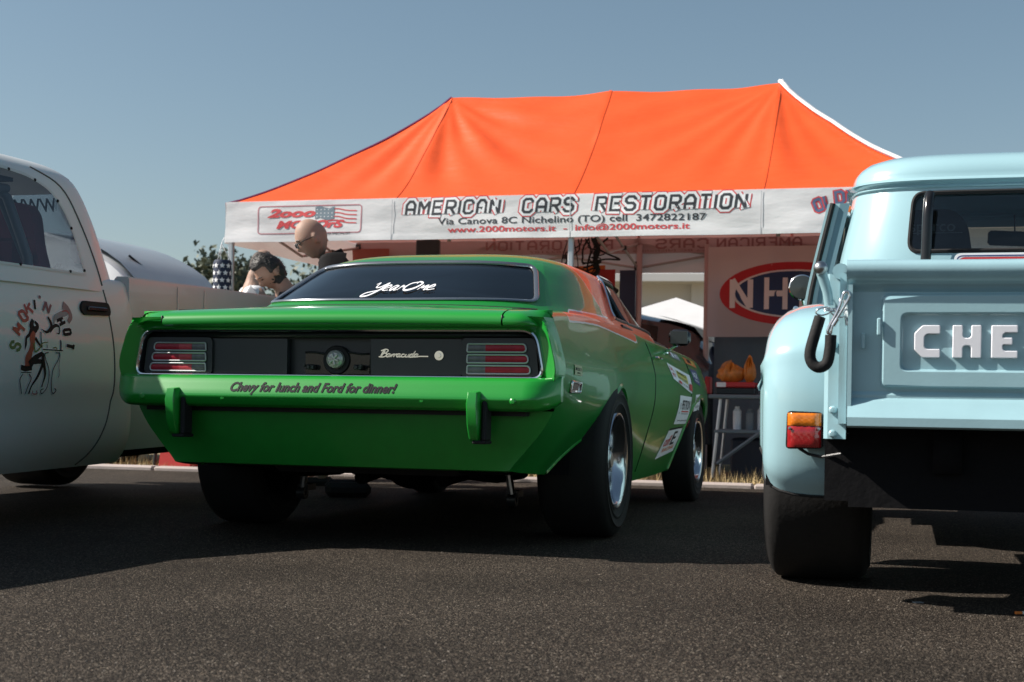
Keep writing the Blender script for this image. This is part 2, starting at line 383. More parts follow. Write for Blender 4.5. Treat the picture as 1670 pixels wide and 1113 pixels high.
def deck_z(u, v):
    zt, zc = z_top(v), p1(*ZC, v); ws = side_u(v, zt) - .05; a = min(1, abs(u) / ws); return zt + (zc - zt) * (1 - a**2.2)
cols_v = sorted(set([round(x, 4) for x in list(np.linspace(.12, 1.36, 44)) + list(np.linspace(1.36, 1.5, 20)) + list(np.linspace(1.5, 3.3, 30)) + list(np.linspace(3.3, 3.5, 16)) + list(np.linspace(3.5, 4.1, 18)) + list(np.linspace(4.1, 4.22, 12)) + list(np.linspace(4.22, 4.72, 12))]))
mb = MB(); rows = []; edge_lip = []
for v in cols_v:
    zb, zt = p1(*ZB, v), z_top(v); r = []
    zs = [zb + (zt - .04 - zb) * k / 20 for k in range(21)]
    side = [(side_u(v, z), v, z) for z in zs]; edge_lip.append(side[0])
    us = side[-1][0]; A = np.array([us, zt - .04]); B = np.array([us - .05, zt]); C = np.array([us - .006, zt])
    fil = [(*((1 - t)**2 * A + 2 * t * (1 - t) * C + t * t * B),) for t in (.2, .4, .6, .8, 1)]
    fil = [(p[0], v, p[1]) for p in fil]
    dk = [((us - .05) * (1 - k / 14), v, deck_z((us - .05) * (1 - k / 14), v)) for k in range(1, 15)]
    half = side + fil + dk
    rows.append(half + [(-p[0], p[1], p[2]) for p in half[-2::-1]])
mb.grid(rows)
body = mb.build('body', M['green_two_shaded'], cuda, ang=40)
sdattr(body, lambda x, y, z: min(z - (z_top(y) - .035 - .02 * max(0, y - 1.0)), y - .44, 2.0 - y, abs(x) - .76) )
# rear cap below the bumper, the tail surround and the deck lip
VS = .12
def cap_S(a, z): return (a * side_u(VS, z), (lambda v0: v0 + (VS - v0) * abs(a)**7)(.05 + (.575 - z) * .12 + (.575 - z)**2 * .9 if z < .6 else .035), z)
mb = MB(); aa = list(np.sin(np.linspace(-1, 1, 49) * math.pi / 2))
zz = [.335 + .24 * k / 9 for k in range(10)]
mb.grid([[cap_S(a, z) for a in aa] for z in zz])
bulge = [[(x, y + .0, z + (.0)) for x, y, z in [cap_S(a, .335) for a in aa]], [(x * .99, y + .03, z - .006) for x, y, z in [cap_S(a, .335) for a in aa]], [(x * .98, y + .12, z + .01) for x, y, z in [cap_S(a, .335) for a in aa]]]
mb.grid(bulge)
mb.build('rear_valance', M['green_low'], cuda)
open_ = rpoly([(-.895, .702), (.895, .702), (.857, .893), (-.857, .893)], [.05, .05, .06, .06], 6, .05)
def surr_S(u, z):
    w_ = side_u(VS, min(z, .93)) if z < .93 else side_u(VS, .93) - (z - .93) * .3
    a = min(1, abs(u) / w_); uo = .895 - (z - .702) * .2; d = max(0, abs(u) - uo, z - .893); t = max(0, (a - .982) / .018)
    return (u, .056 - .75 * min(d, .075) + .12 * t**1.8, z)
mb = MB(); outer_z = (.585, .945)
def surr_map(p, z): return surr_S(p * (side_u(VS, min(z, .93)) - max(0, z - .93) * .3), z)
frame_patch(mb, surr_map, (-1, 1, *outer_z), [(u / side_u(VS, z), z) for u, z in open_], 22)
mb.build('tail_surround', M['green'], cuda)
mb = MB()                                                     # inner return of the opening
mb.grid([[(u, .056, z) for u, z in open_], [(u * .996, .075, .8 + (z - .8) * .97) for u, z in open_], [(u * .985, .125, .8 + (z - .8) * .95) for u, z in open_]], cv=True)
mb.box((0, .13, .80), (1.76, .012, .2)); mb.build('tail_recess', M['black_satin'], cuda)
mb = MB(); mb.tube([(u, .050, z) for u, z in open_], .0085, 8, closed=True); mb.build('chrome_trim', M['chrome'], cuda)
# deck lip (trunk lid and fender caps)
def lip_rows(us):
    out = []
    for v, z in ((.06, .921), (.012, .914), (-.012, .918), (-.016, .93), (-.010, .95), (.005, .962), (.03, .97), (.075, .975), (.13, .978)):
        row = []
        for u in us:
            a = abs(u) / .93; dz = -.012 * a**2 - .030 * max(0, (abs(u) - .80) / .105)**2.2; vv = v + (VS + .012 - v) * min(1, a * .93 / .905)**34
            zd = max(0, 1 - abs(v - .13) / .11)
            q_ = min(1, max(0, (abs(u) - .78) / .125))**2; z = .934 + (z - .934) * (1 - .9 * q_)
            row.append((u, vv, (z + dz) * (1 - zd) + (deck_z(u, .13) + .004) * zd if v > .02 else z + dz))
        out.append(row)
    return out
for nm, u0, u1, k in (('trunk_lip', -.735, .735, 24), ('fender_cap', .742, .905, 12), ('fender_cap', -.905, -.742, 12)):
    MB().grid(lip_rows(list(np.linspace(u0, u1, k)))).build(nm, M['green'], cuda, ang=50)
us = list(np.linspace(-.735, .735, 25)); mb = MB()
mb.grid([[(u, v, deck_z(u, v) + .004) for u in us] for v in np.linspace(.13, .52, 10)]); mb.build('trunk_lid', M['green'], cuda)
mb = MB()
for s in (-1, 1):
    for nm in (0,): mb.tube([(s * .7385, v, deck_z(s * .7385, v) + .0035) for v in np.linspace(.13, .52, 8)], .0035, 4)
    mb.box((s * .7385, -.001, .934), (.005, .024, .028))
mb.tube([(u, .525, deck_z(u, .525) + .003) for u in us], .004, 4)
mb.build('shut_line', M['black_cavity'], cuda)
# door and fender shut lines
for s in (-1, 1):
    mb = MB(); 
    for v0, v1, za, zb_ in ((2.26, 2.22, .95, .25), (3.5, 3.44, .93, .58)):
        mb.tube([(s * (side_u(v0 + (v1 - v0) * t, za + (zb_ - za) * t) + .0005), v0 + (v1 - v0) * t, za + (zb_ - za) * t) for t in np.linspace(0, 1, 16)], .0035, 4)
    mb.build('door_gap', M['black_cavity'], cuda)
    arch = [p for p in edge_lip if .44 <= p[1] <= 1.5]; arch2 = [p for p in edge_lip if 3.3 <= p[1] <= 4.22]
    for A_ in (arch, arch2):
        mb = MB(); mb.grid([[(s * (p[0] + o_), p[1], p[2] + q_) for p in A_] for o_, q_ in ((.001, .02), (.008, .010), (.008, .0), (-.004, -.006), (-.06, .01))])
        mb.build('arch_lip', M['green'], cuda)
    # crease along the flank, handle, marker lamp
    mb = MB(); mb.tube([(s * (side_u(2.32, .86) + .006), 2.30, .868), (s * (side_u(2.32, .86) + .018), 2.33, .87), (s * (side_u(2.4, .86) + .018), 2.46, .868), (s * (side_u(2.4, .86) + .004), 2.49, .866)], .011, 8, flat_=.6)
    mb.build('door_handle', M['chrome'], cuda)
    ml = MB(); fr = rpoly([(.235, .655), (.385, .655), (.385, .695), (.235, .695)], .006, 3)
    ml.tube([(s * (side_u(v, z) + .004), v, z) for v, z in fr], .006, 6, closed=True); mlo = ml.build('side_marker', M['chrome'], cuda)
    ml = MB(); ml.grid([[(s * (side_u(v, z) + .003), v, z) for v in (.238, .28, .335, .382)] for z in (.659, .691)]); ml.build('lens', pmat('marker_red', (.10, .012, .018), .2, coat=1), mlo)
    # wheel well liners
    mb = MB()
    for c_, r_ in ((1.06, .42), (3.8, .40)):
        mb.grid([[(s * u_, c_ + r_ * math.cos(a), max(.3, .30 + r_ * .93 * math.sin(a))) for a in np.linspace(0, math.pi, 20)] for u_ in (.55, .86)])
        mb.add([(s * .55, c_ - r_, .3), (s * .55, c_ + r_, .3), (s * .55, c_ + r_, .8), (s * .55, c_ - r_, .8)], [(0, 1, 2, 3)])
    mb.build('wheel_well', M['underbody'], cuda)

# bumper swept round the tail
sec = [(.09, .708), (.0, .704), (-.022, .698), (-.032, .689), (-.064, .628), (-.066, .618), (-.06, .60), (-.05, .583), (-.03, .574), (.02, .572), (.10, .575)]
def bump_pt(a, k):
    """a in -1..1 along the bumper, k section index (float ok)"""
    i = min(int(k), len(sec) - 2); f = k - i; dv = sec[i][0] * (1 - f) + sec[i + 1][0] * f; z = sec[i][1] * (1 - f) + sec[i + 1][1] * f
    A = abs(a); t = max(0, (A - .86) / .14); zz_ = z + (.652 - z) * .25 * t**3 + .02 * t**3
    bow = .012 * (1 - A * A); u = a * .966 ; vv = dv * (1 - .75 * t**2) - bow + .012 + .045 * t**2.2
    return (u, vv, zz_)
aa2 = list(np.linspace(-.86, .86, 30)) + list(np.linspace(.87, 1, 12)); aa2 = [-x for x in aa2[:29:-1]] + aa2
mb = MB(); g = [[bump_pt(a, k) for a in aa2] for k in np.linspace(0, len(sec) - 1, 31)]; mb.grid(g)
for e in (0, -1): mb.add([r_[e] for r_ in g], [tuple(range(len(g)))])
bumper = mb.build('bumper', M['green'], cuda, ang=50)
mb = MB(); mb.box((0, .06, .566), (1.66, .05, .022)); mb.build('bumper_gap_shade', M['black_cavity'], cuda)  # black strip standing in for the shade in the slot above the valance
for s in (-1, 1):
    for u in (.43, .80):
        mb = MB(); mb.lathe([(.0, -.008), (.008, -.0075), (.013, -.004), (.0145, .003)], (s * u, -.066 + .012, .612), 'y', 14); mb.build('bumper_bolt', M['green'], bumper)
    pr = [(.650, -.050, .017), (.645, -.092, .022), (.60, -.106, .025), (.52, -.094, .024), (.47, -.076, .021), (.452, -.052, .018), (.445, .03, .015)]
    mb = MB(); c0 = s * .648
    rws = []
    for z, v, hw in pr: rws.append([(c0 - hw, .03, z), (c0 - hw, v + .012, z), (c0 - hw * .7, v, z), (c0 + hw * .7, v, z), (c0 + hw, v + .012, z), (c0 + hw, .03, z)])
    mb.grid(rws); gd = mb.build('bumper_guard', M['green'], cuda, ang=50)
    mb = MB(); mb.box((c0 + .040, -.03, .535), (.02, .075, .155), bev=.006); mb.box((c0 + .02, -.02, .452), (.055, .09, .014), bev=.004); mb.build('rubber_strip', M['black_rubber'], gd)
# lettering on the bumper's upper slope
script = "Chevy for lunch and Ford for dinner!"
def bmap(x, y):
    u = -.044 + x; k = 3.6 - y / .0115 * .55; p = bump_pt(u / .966, max(.5, min(9, k))); return (p[0], p[1] - .002, p[2])
def bmap2(x, y):
    z = .654 + y; u = -.044 + x; q = sorted([(z_, v_) for v_, z_ in sec[3:7]])
    return (u, float(np.interp(z, [e[0] for e in q], [e[1] for e in q])) - .012 * (1 - (u / .966)**2) + .012 - .0022, z)
mb = MB(); put_text(mb, bmap2, script, .052, width=.72, shear=.28, bold=.036); mb.build('bumper_lettering', M['black_ink'], bumper, smooth=False)

# tail panel furniture
def plate(u0, u1, z0, z1, v, name, mat, slant=0):
    mb = MB(); o_ = rpoly([(u0, z0), (u1 - slant, z0), (u1, z1), (u0 + slant, z1)], .006, 3)
    mb.prism(o_, lambda a, b: (a, v, b), lambda a, b: (a, v + .03, b)); return mb.build(name, mat, cuda, ang=30)
pl = plate(-.583, -.212, .712, .858, .085, 'tail_plate', pmat('tail_plate_black', (.02, .023, .028), .33, var=.2, vs=8, bump=.03, bs=400))
pr_ = plate(.158, .545, .712, .858, .085, 'tail_plate', pl.data.materials[0])
plate(-.14, .145, .715, .80, .11, 'filler_panel', M['black_gloss'])
mb = MB(); mb.box((0, .10, .875), (1.70, .05, .022)); mb.tube([(x, .11, .80 + .004 * math.sin(x * 40)) for x in np.linspace(-.14, .15, 8)], .005, 6); mb.tube([(.15, .10, .72), (.155, .09, .78), (.16, .09, .85)], .004, 5); mb.build('panel_rib', M['black_cavity'], cuda)
def pmap(v): return lambda x, y: (x, v, y)
mb = MB()
scr = [[(0, .1), (.2, 1.9), (.55, 2.0), (.35, .9), (.05, .1)], [(-.4, 2.0), (.6, 2.5), (1.3, 2.1), (.9, 1.3), (.4, 1.2)], [(.4, 1.25), (1.2, 1.1), (1.2, .3), (.5, 0), (-.4, .1)],
       [(2.1, 1.0), (1.6, 1.0), (1.4, .3), (1.8, .05), (2.2, .9), (2.15, .1), (2.7, .9)], [(2.7, .9), (2.6, .1), (2.9, .9), (3.3, .9)], [(3.3, .9), (3.15, .1), (3.5, .9), (3.9, .9)],
       [(4.5, 1.0), (4.0, .95), (3.85, .3), (4.2, .05), (4.6, .9), (4.5, .1), (5.0, .2)], [(5.6, .9), (5.1, .9), (5.0, .2), (5.5, .05), (5.9, .4)], [(6.0, .95), (5.9, .2), (6.4, .1), (6.7, .95), (6.6, .1), (7.0, .2)],
       [(7.6, .95), (7.1, .9), (7.0, .2), (7.4, .05), (7.9, 1.9), (7.6, .1), (8.1, .2)], [(8.7, 1.0), (8.2, .95), (8.05, .3), (8.4, .05), (8.8, .9), (8.7, .1), (9.3, .25), (11.4, .25)]]
for q, st in enumerate(scr):
    cr = crom([(a + .28 * b, b) for a, b in st], 6); v_, f_ = ribbon([(.20 + p[0] * .0180, .785 + p[1] * .0125) for p in cr], .0045)
    mb.add([(a, .0828 - q * .0003, b) for a, b in v_], f_)
mb.build('script_badge', M['chrome'], pr_, smooth=False)
mb = MB(); mb.lathe([(.0, -.010), (.009, -.010), (.010, -.006), (.019, -.006), (.0205, .002)], (.452, .085, .792), 'y', 24); mb.build('trunk_lock', M['chrome'], pr_)
fc = MB(); fc.lathe([(0, -.022), (.015, -.021), (.026, -.020), (.031, -.016), (.036, -.012), (.0375, .0), (.037, .01)], (.0, .095, .775), 'y', 28)
for k in range(3): fc.box((0, .070, .775), (.05, .010, .009), Matrix.Rotation(R(60 * k + 15), 3, 'Y'), bev=.002)
fco = fc.build('fuel_cap', pmat('old_chrome', (.5, .49, .47), .35, metal=.5, var=.3, vs=60), cuda)
mb = MB(); mb.lathe([(.037, .008), (.056, .006), (.06, .012), (.06, .03)], (0, .095, .772), 'y', 28); mb.build('filler_ring', M['black_cavity'], fco)
for s in (-1, 1):
    mb = MB(); mb.box((s * .105, .085, .742), (.032, .04, .022), bev=.005); mb.lathe([(0, -.012), (.006, -.012), (.008, 0)], (s * .105, .066, .742), 'y', 10); mb.lathe([(0, -.012), (.005, -.012), (.006, 0)], (s * .125, .068, .748), 'y', 10)
    mb.build('plate_lamp', M['black_satin'], cuda)
M['bezel'] = pmat('bezel_silver', (.42, .43, .45), .35, metal=.35)
red = pmat('lens_red', (.34, .014, .03), .4, spec=.35, var=.5, vs=30); red2 = pmat('lens_red_bright', (.55, .06, .08), .4, spec=.35, var=.35, vs=60)
clr = pmat('lens_clear', (.13, .12, .13), .35, var=.5, vs=50)
for s in (-1, 1):
    mb = MB(); bz = rpoly([(s * .548, .708), (s * .868, .708), (s * .852, .862), (s * .548, .862)], .022, 5)
    mb.prism(bz, lambda a, b: (a, .072, b), lambda a, b: (a, .12, b)); tl = mb.build('tail_light', M['black_satin'], cuda)
    for k in range(3):
        zc_ = .737 + k * .043; uo = .836 - k * .009; ui = .574
        op = rpoly([(s * ui, zc_ - .016), (s * uo, zc_ - .016), (s * (uo - .004), zc_ + .016), (s * (ui + .002), zc_ + .016)], [.006, .017, .017, .006] , 5)
        mb = MB(); mb.tube([(a, .066, b) for a, b in op], .0034, 6, closed=True); lo = mb.build('lens_bezel', M['bezel'], tl)
        mb = MB()
        def lensgrid(u0, u1, mat):
            mb.use(mat); n_ = max(2, int(abs(u1 - u0) / .012)); rows_ = []
            for i in range(n_ + 1):
                u = u0 + (u1 - u0) * i / n_; hh = .0150 * (1 - max(0, (abs(u) - uo + .017) / .017)**2 * .7); rows_.append([(s * u, .0695 - .004 * math.cos(j * math.pi / 2 - 0) * 1 + (.001 if i % 2 else 0), zc_ + hh * j) for j in (-1, -.5, 0, .5, 1)])
            mb.grid(rows_)
        if s > 0: lensgrid(ui, .65, clr); lensgrid(.65, uo, red)
        else: lensgrid(ui, .64, clr); lensgrid(.64, .70, red2); lensgrid(.70, uo, red)
        mb.build('lens', None, lo, ang=60)

# greenhouse: rings of superellipses
GZ = [.93, 1.0, 1.06, 1.17, 1.270, 1.308, 1.334, 1.352, 1.364, 1.3695]
GR = [[.44, 3.55, .885], [.51, 3.45, .85], [.62, 3.34, .795], [.86, 3.16, .725], [1.10, 2.99, .655], [1.23, 2.89, .60], [1.36, 2.78, .53], [1.50, 2.66, .44], [1.68, 2.50, .31], [1.85, 2.25, .13]]
_gg = pchip(GZ, GR, np.linspace(.93, 1.3695, 400))
GN = 3.6
def gh(z):
    t = (min(max(z, .93), 1.3695) - .93) / .4395 * 399; i = min(int(t), 398); return _gg[i] + (_gg[i + 1] - _gg[i]) * (t - i)
def G_rear(a, z): vr, vf, w_ = gh(z); hl = (vf - vr) / 2; return (a * w_, (vf + vr) / 2 - hl * (1 - min(1, abs(a)**GN))**(1 / GN), z)
def G_front(a, z): vr, vf, w_ = gh(z); hl = (vf - vr) / 2; return (a * w_, (vf + vr) / 2 + hl * (1 - min(1, abs(a)**GN))**(1 / GN), z)
def G_side(b, z, s=1): vr, vf, w_ = gh(z); hl = (vf - vr) / 2; return (s * w_ * (1 - min(1, abs(b)**GN))**(1 / GN), (vf + vr) / 2 + b * hl, z)
def G_ring(ph, z):
    vr, vf, w_ = gh(z); hl = (vf - vr) / 2; s_, c_ = math.sin(ph), math.cos(ph); e = 2 / GN
    return (w_ * math.copysign(abs(s_)**e, s_), (vf + vr) / 2 - hl * math.copysign(abs(c_)**e, c_), z)
AW = .855; pa = math.asin(AW**(GN / 2)); BW = (1 - AW**GN)**(1 / GN)
Z0, Z1 = .93, 1.292
rw = rpoly([(-.90, 1.075), (.90, 1.075), (.86, 1.292), (-.86, 1.292)], [.035, .035, .05, .05], 7)
rw = rpoly([(-.82, 1.062), (-.45, 1.058), (0, 1.056), (.45, 1.058), (.82, 1.062), (.81, 1.258), (.5, 1.268), (0, 1.272), (-.5, 1.268), (-.81, 1.258)], [.04, .2, .2, .2, .04, .05, .2, .2, .2, .05], 7, .06)
ws_ = rpoly([(-.82, 1.03), (.82, 1.03), (.80, 1.255), (-.80, 1.255)], .05, 6, .08)
def bv(v, z): vr, vf, _ = gh(z); return (v - (vf + vr) / 2) / ((vf - vr) / 2)
sw_v = [(2.08, 1.035), (3.08, 1.012), (2.73, 1.272), (2.12, 1.278)]
sw_ = rpoly([(bv(v, z), z) for v, z in sw_v], [.02, .02, .03, .02], 5, .04)
qw_ = rpoly([(bv(v, z), z) for v, z in [(1.80, 1.045), (2.045, 1.037), (2.085, 1.26)]], [.03, .01, .012], 4, .03)
mb = MB()
frame_patch(mb, G_rear, (-AW, AW, Z0, Z1), rw, 8)
frame_patch(mb, G_front, (-AW, AW, Z0, Z1), ws_, 5)
zr = list(np.linspace(Z0, Z1, 26))
for s in (-1, 1):
    S_ = lambda b, z, s=s: G_side(b, z, s)
    bm_ = bv(2.072, 1.1)
    def split(z): return bv(2.062 + (z - 1.04) * .205, z)
    frame_patch(mb, lambda p, z: S_(-BW + (split(z) + BW) * p, z), (0, 1, Z0, Z1), [((b + BW) / (split(z) + BW), z) for b, z in qw_], 6)
    frame_patch(mb, lambda p, z: S_(split(z) + (BW - split(z)) * p, z), (0, 1, Z0, Z1), [((b - split(z)) / (BW - split(z)), z) for b, z in sw_], 6)
    for pa0, pa1 in ((pa, math.acos(BW**(GN / 2))), (math.pi - pa, math.pi - math.acos(BW**(GN / 2)))):
        mb.grid([[(s * (q := G_ring(ph, z))[0], q[1], q[2]) for ph in np.linspace(pa0, pa1, 22)] for z in zr])
phs = []
for k in range(160):
    # even spacing of angles in parameter that avoids bunching
    t = 2 * math.pi * k / 160; phs.append(t)
def evenph(N=160):
    ph = np.linspace(0, 2 * math.pi, 4001); P = np.array([G_ring(p, 1.3)[:2] for p in ph]); d = np.concatenate([[0], np.cumsum(np.linalg.norm(np.diff(P, axis=0), axis=1))]); return np.interp(np.linspace(0, d[-1], N + 1)[:-1], d, ph)
EP = evenph()
mb.grid([[G_ring(p, z) for p in EP] for z in list(np.linspace(Z1, 1.354, 12)) + [1.358, 1.361, 1.364, 1.3665, 1.3685, 1.3695]], cv=True)
top = [G_ring(p, 1.3695) for p in EP]; mb.add(top, [tuple(range(len(top)))])
roof = mb.build('roof', M['green_two_shaded'], cuda, ang=40, merge=.0008)
def roof_sd(x, y, z):
    e1 = y - (1.62 + .0 * z)                         # forward of the pillar edge
    if z > 1.3: e1 = y - (1.62 + (z - 1.3) * 1.0)
    e2 = (1.032 + max(0, (1.75 - y)) * .004) - z     # band along the belt
    return max(min(e1, 2.62 - y + (z < 1.3) * 9), min(e2, y - .95, abs(x) - .70))
sdattr(roof, roof_sd)
gc = (0, 2.1, 1.1)
mb = MB(); pane(mb, off(G_rear, -.004, gc), rw); rg = mb.build('rear_window', glassmat('tinted_rear_glass', (.035, .04, .045)), cuda)
mb = MB(); mb.tube([off(G_rear, .003, gc)(a, z) for a, z in rw], .012, 8, closed=True, flat_=.6); mb.build('window_trim', pmat('trim_grey', (.25, .27, .3), .25, metal=.8), rg)
mb = MB(); pane(mb, off(G_front, -.004, gc), ws_); mb.build('windscreen', M['smoke_glass'], cuda)
for s in (-1, 1):
    S_ = lambda b, z, s=s: G_side(b, z, s)
    for o_, nm in ((sw_, 'side_window'), (qw_, 'quarter_window')):
        mb = MB(); pane(mb, off(S_, -.006, gc), o_); g_ = mb.build(nm, M['smoke_glass'], cuda)
        mb = MB(); mb.tube([off(S_, .002, gc)(b, z) for b, z in o_], .009, 6, closed=True); mb.build('window_frame', M['black_satin'], g_)
    mb = MB(); mb.tube([off(S_, .012, gc)(bv(1.74 + (2.12 - 1.74) * t, 1.04 + .243 * t), 1.04 + .243 * t) for t in np.linspace(0, 1, 10)] + [off(S_, .012, gc)(bv(v, 1.284 - (v - 2.12) * .01), 1.284 - (v - 2.12) * .01) for v in np.linspace(2.16, 2.70, 6)] + [off(S_, .012, gc)(bv(2.76 + .38 * t, 1.278 - .278 * t), 1.278 - .278 * t) for t in np.linspace(0, 1, 8)], .008, 6)
    mb.build('drip_rail', M['chrome'], cuda)
    mb = MB(); mb.tube([(s * (side_u(v, .96) - .035 - .005 * (v - 1.9)), v, z_top(v) + .012) for v in np.linspace(1.8, 3.2, 12)], .009, 6); mb.build('belt_molding', M['black_satin'], cuda)
    mr = MB(); mr.box((s * .985, 2.80, 1.0), (.125, .07, .095), Matrix.Rotation(R(s * 8), 3, 'Z'), bev=.026)
    mro = mr.build('door_mirror', M['black_gloss'], cuda, ang=50)
    mr = MB(); mr.tube([(s * .965, 2.81, .955), (s * .90, 2.85, .925), (s * .885, 2.88, .91)], .010, 6); mr.box((s * .895, 2.88, .915), (.03, .07, .02), bev=.006); mr.build('mirror_foot', M['chrome'], mro)
    mr = MB(); mr.box((s * .985, 2.763, 1.0), (.10, .006, .074), Matrix.Rotation(R(s * 8), 3, 'Z'), bev=.002); mr.build('mirror_glass', pmat('mirror', (.05, .055, .06), .05, metal=.4), mro)
# script on the rear glass
mb = MB(); grf = off(G_rear, .003, gc)
yo = [([(-.1, 1.9), (.3, 2.3), (.45, 1.2), (1.1, 1.2), (1.9, 2.2), (1.5, .4), (.6, -.9), (-.5, -1.1), (-.2, -.3), (1.2, .3), (2.2, .7)], .22), ([(2.2, .8), (2.9, 1.2), (2.6, 1.7), (2.1, 1.2), (2.2, .4), (3.1, .4)], .2),
      ([(4.3, 1.4), (3.7, 1.6), (3.3, .9), (3.6, .35), (4.2, 1.4), (4.1, .4), (4.6, .5)], .2), ([(4.7, .4), (4.9, 1.5), (5.2, 1.2), (5.7, 1.5)], .2), ([(7.0, 2.4), (5.9, 2.0), (5.6, .8), (6.3, .3), (7.4, .9), (7.9, 2.0), (7.1, 2.5), (6.9, 2.0)], .26),
      ([(8.2, .4), (8.5, 1.5), (8.7, .9), (9.3, 1.5), (9.3, .4), (9.8, .6)], .2), ([(9.8, .9), (10.5, 1.2), (10.2, 1.7), (9.7, 1.1), (9.9, .4), (11.0, .6)], .2)]
for q, (st, wd) in enumerate(yo):
    cr = crom([(a + .15 * b, b) for a, b in st], 6); v_, f_ = ribbon([((-.10 + p[0] * .0275), 1.098 + p[1] * .0215) for p in cr], [wd * .034 * (1.2 - .7 * abs(i / len(cr) * 2 - 1)) for i in range(len(cr))])
    mb.add([off(G_rear, .003 + q * .0003, gc)(a / gh(b)[2], b) for a, b in v_], f_)
mb.build('window_lettering', M['white_ink'], rg, smooth=False)
# flank stickers
def flank(s=1, eps=.003): return lambda v, z: (s * (side_u(v, z) + eps), v, z)
def sticker(pts, base, extras, s=1):
    mb = MB(); mb.use(base); F = flank(s); n_ = 8
    (a, b, c, d) = [np.array(p) for p in pts]
    mb.grid([[F(*((a * (1 - i / n_) + b * i / n_) * (1 - j / n_) + (d * (1 - i / n_) + c * i / n_) * j / n_)) for i in range(n_ + 1)] for j in range(n_ + 1)])
    lay = 0
    def q(x, y): return ((a * (1 - x) + b * x) * (1 - y) + (d * (1 - x) + c * x) * y)
    for kind, mat, arg in extras:
        lay += 1; mb.use(mat); F2 = flank(s, .003 + lay * .0008)
        if kind == 'r': x0, y0, x1, y1 = arg; mb.grid([[F2(*q(x0 + (x1 - x0) * i / 4, y0 + (y1 - y0) * j / 4)) for i in range(5)] for j in range(5)])
        else:
            t_, x, y, wx, hy = arg; v_, f_ = text2d(t_, 1, bold=.02); xs = [p[0] for p in v_]; ys = [p[1] for p in v_]; W_ = max(xs) - min(xs); H_ = max(ys) - min(ys)
            mb.add([F2(*q(x + (p[0] - (max(xs) + min(xs)) / 2) / W_ * wx, y + (p[1] - (max(ys) + min(ys)) / 2) / H_ * hy)) for p in v_], f_)
    return mb.build('sticker', None, cuda, smooth=False)
Wk, Bk, Rd, Ye, Bl, Og, Gy = [M[k + '_ink'] for k in ('white', 'black', 'red', 'yellow', 'blue', 'orange', 'grey')]
sticker([(2.83, .765), (3.47, .685), (3.44, .80), (2.72, .855)], Wk, [('t', Rd, ('SAL', .12, .72, .16, .25)), ('t', Rd, ('MOT', .13, .36, .16, .25)), ('r', Ye, (.3, .35, .8, .8)), ('t', Bk, ('BARILE', .55, .72, .4, .18)), ('t', Gy, ('DRAG DAY', .55, .45, .42, .16)), ('r', Rd, (.28, .05, .42, .2)), ('r', Rd, (.84, .1, .98, .45)), ('t', Bk, ('motor show', .6, .17, .3, .1))])
sticker([(3.02, .50), (3.43, .50), (3.46, .665), (3.06, .672)], Wk, [('t', Bk, ('PERTRON', .6, .68, .66, .34)), ('r', Rd, (.3, .42, .9, .47)), ('r', Gy, (.3, .35, .9, .38)), ('t', Bk, ('www.pertronix', .55, .12, .8, .08)), ('t', Gy, ('!', .12, .55, .04, .4))])
sticker([(2.72, .30), (3.28, .335), (3.36, .485), (2.92, .475)], Wk, [('r', Bk, (.0, .93, 1, 1)), ('t', Rd, ('cuff', .27, .55, .36, .36)), ('t', Bk, ('E', .62, .6, .24, .5)), ('t', Og, ('RACING', .5, .24, .66, .14))])
sticker([(3.57, .575), (3.76, .585), (3.76, .685), (3.6, .68)], Wk, [('t', Bk, ('EXEDY', .5, .68, .8, .3)), ('t', Gy, ('RACING', .5, .25, .7, .15))])
sticker([(3.57, .76), (3.80, .735), (3.78, .835), (3.53, .845)], Bl, [('t', Wk, ('NGK', .5, .6, .7, .4)), ('t', Wk, ('sparks', .5, .22, .6, .15))])
sticker([(3.50, .475), (3.56, .478), (3.57, .52), (3.52, .52)], Rd, [('t', Wk, ('V', .5, .5, .5, .5))])
sticker([(3.48, .875), (3.86, .855), (3.80, .915), (3.44, .92)], Og, [('r', Bk, (.25, .25, .6, .7)), ('r', Ye, (.65, .2, .8, .6))])
sticker([(2.98, .895), (3.30, .88), (3.26, .925), (2.92, .93)], Gy, [('r', Rd, (.0, .45, .18, 1)), ('r', Wk, (.22, .2, .42, .9)), ('t', Wk, ('MSD', .7, .5, .36, .5))])
sticker([(.265, .725), (.40, .722), (.40, .762), (.27, .768)], pmat('gold_ink', (.32, .34, .16), .4), [('t', Bk, ('MICKEY T', .5, .6, .8, .3)), ('t', Bk, ('tires', .5, .25, .4, .18))])
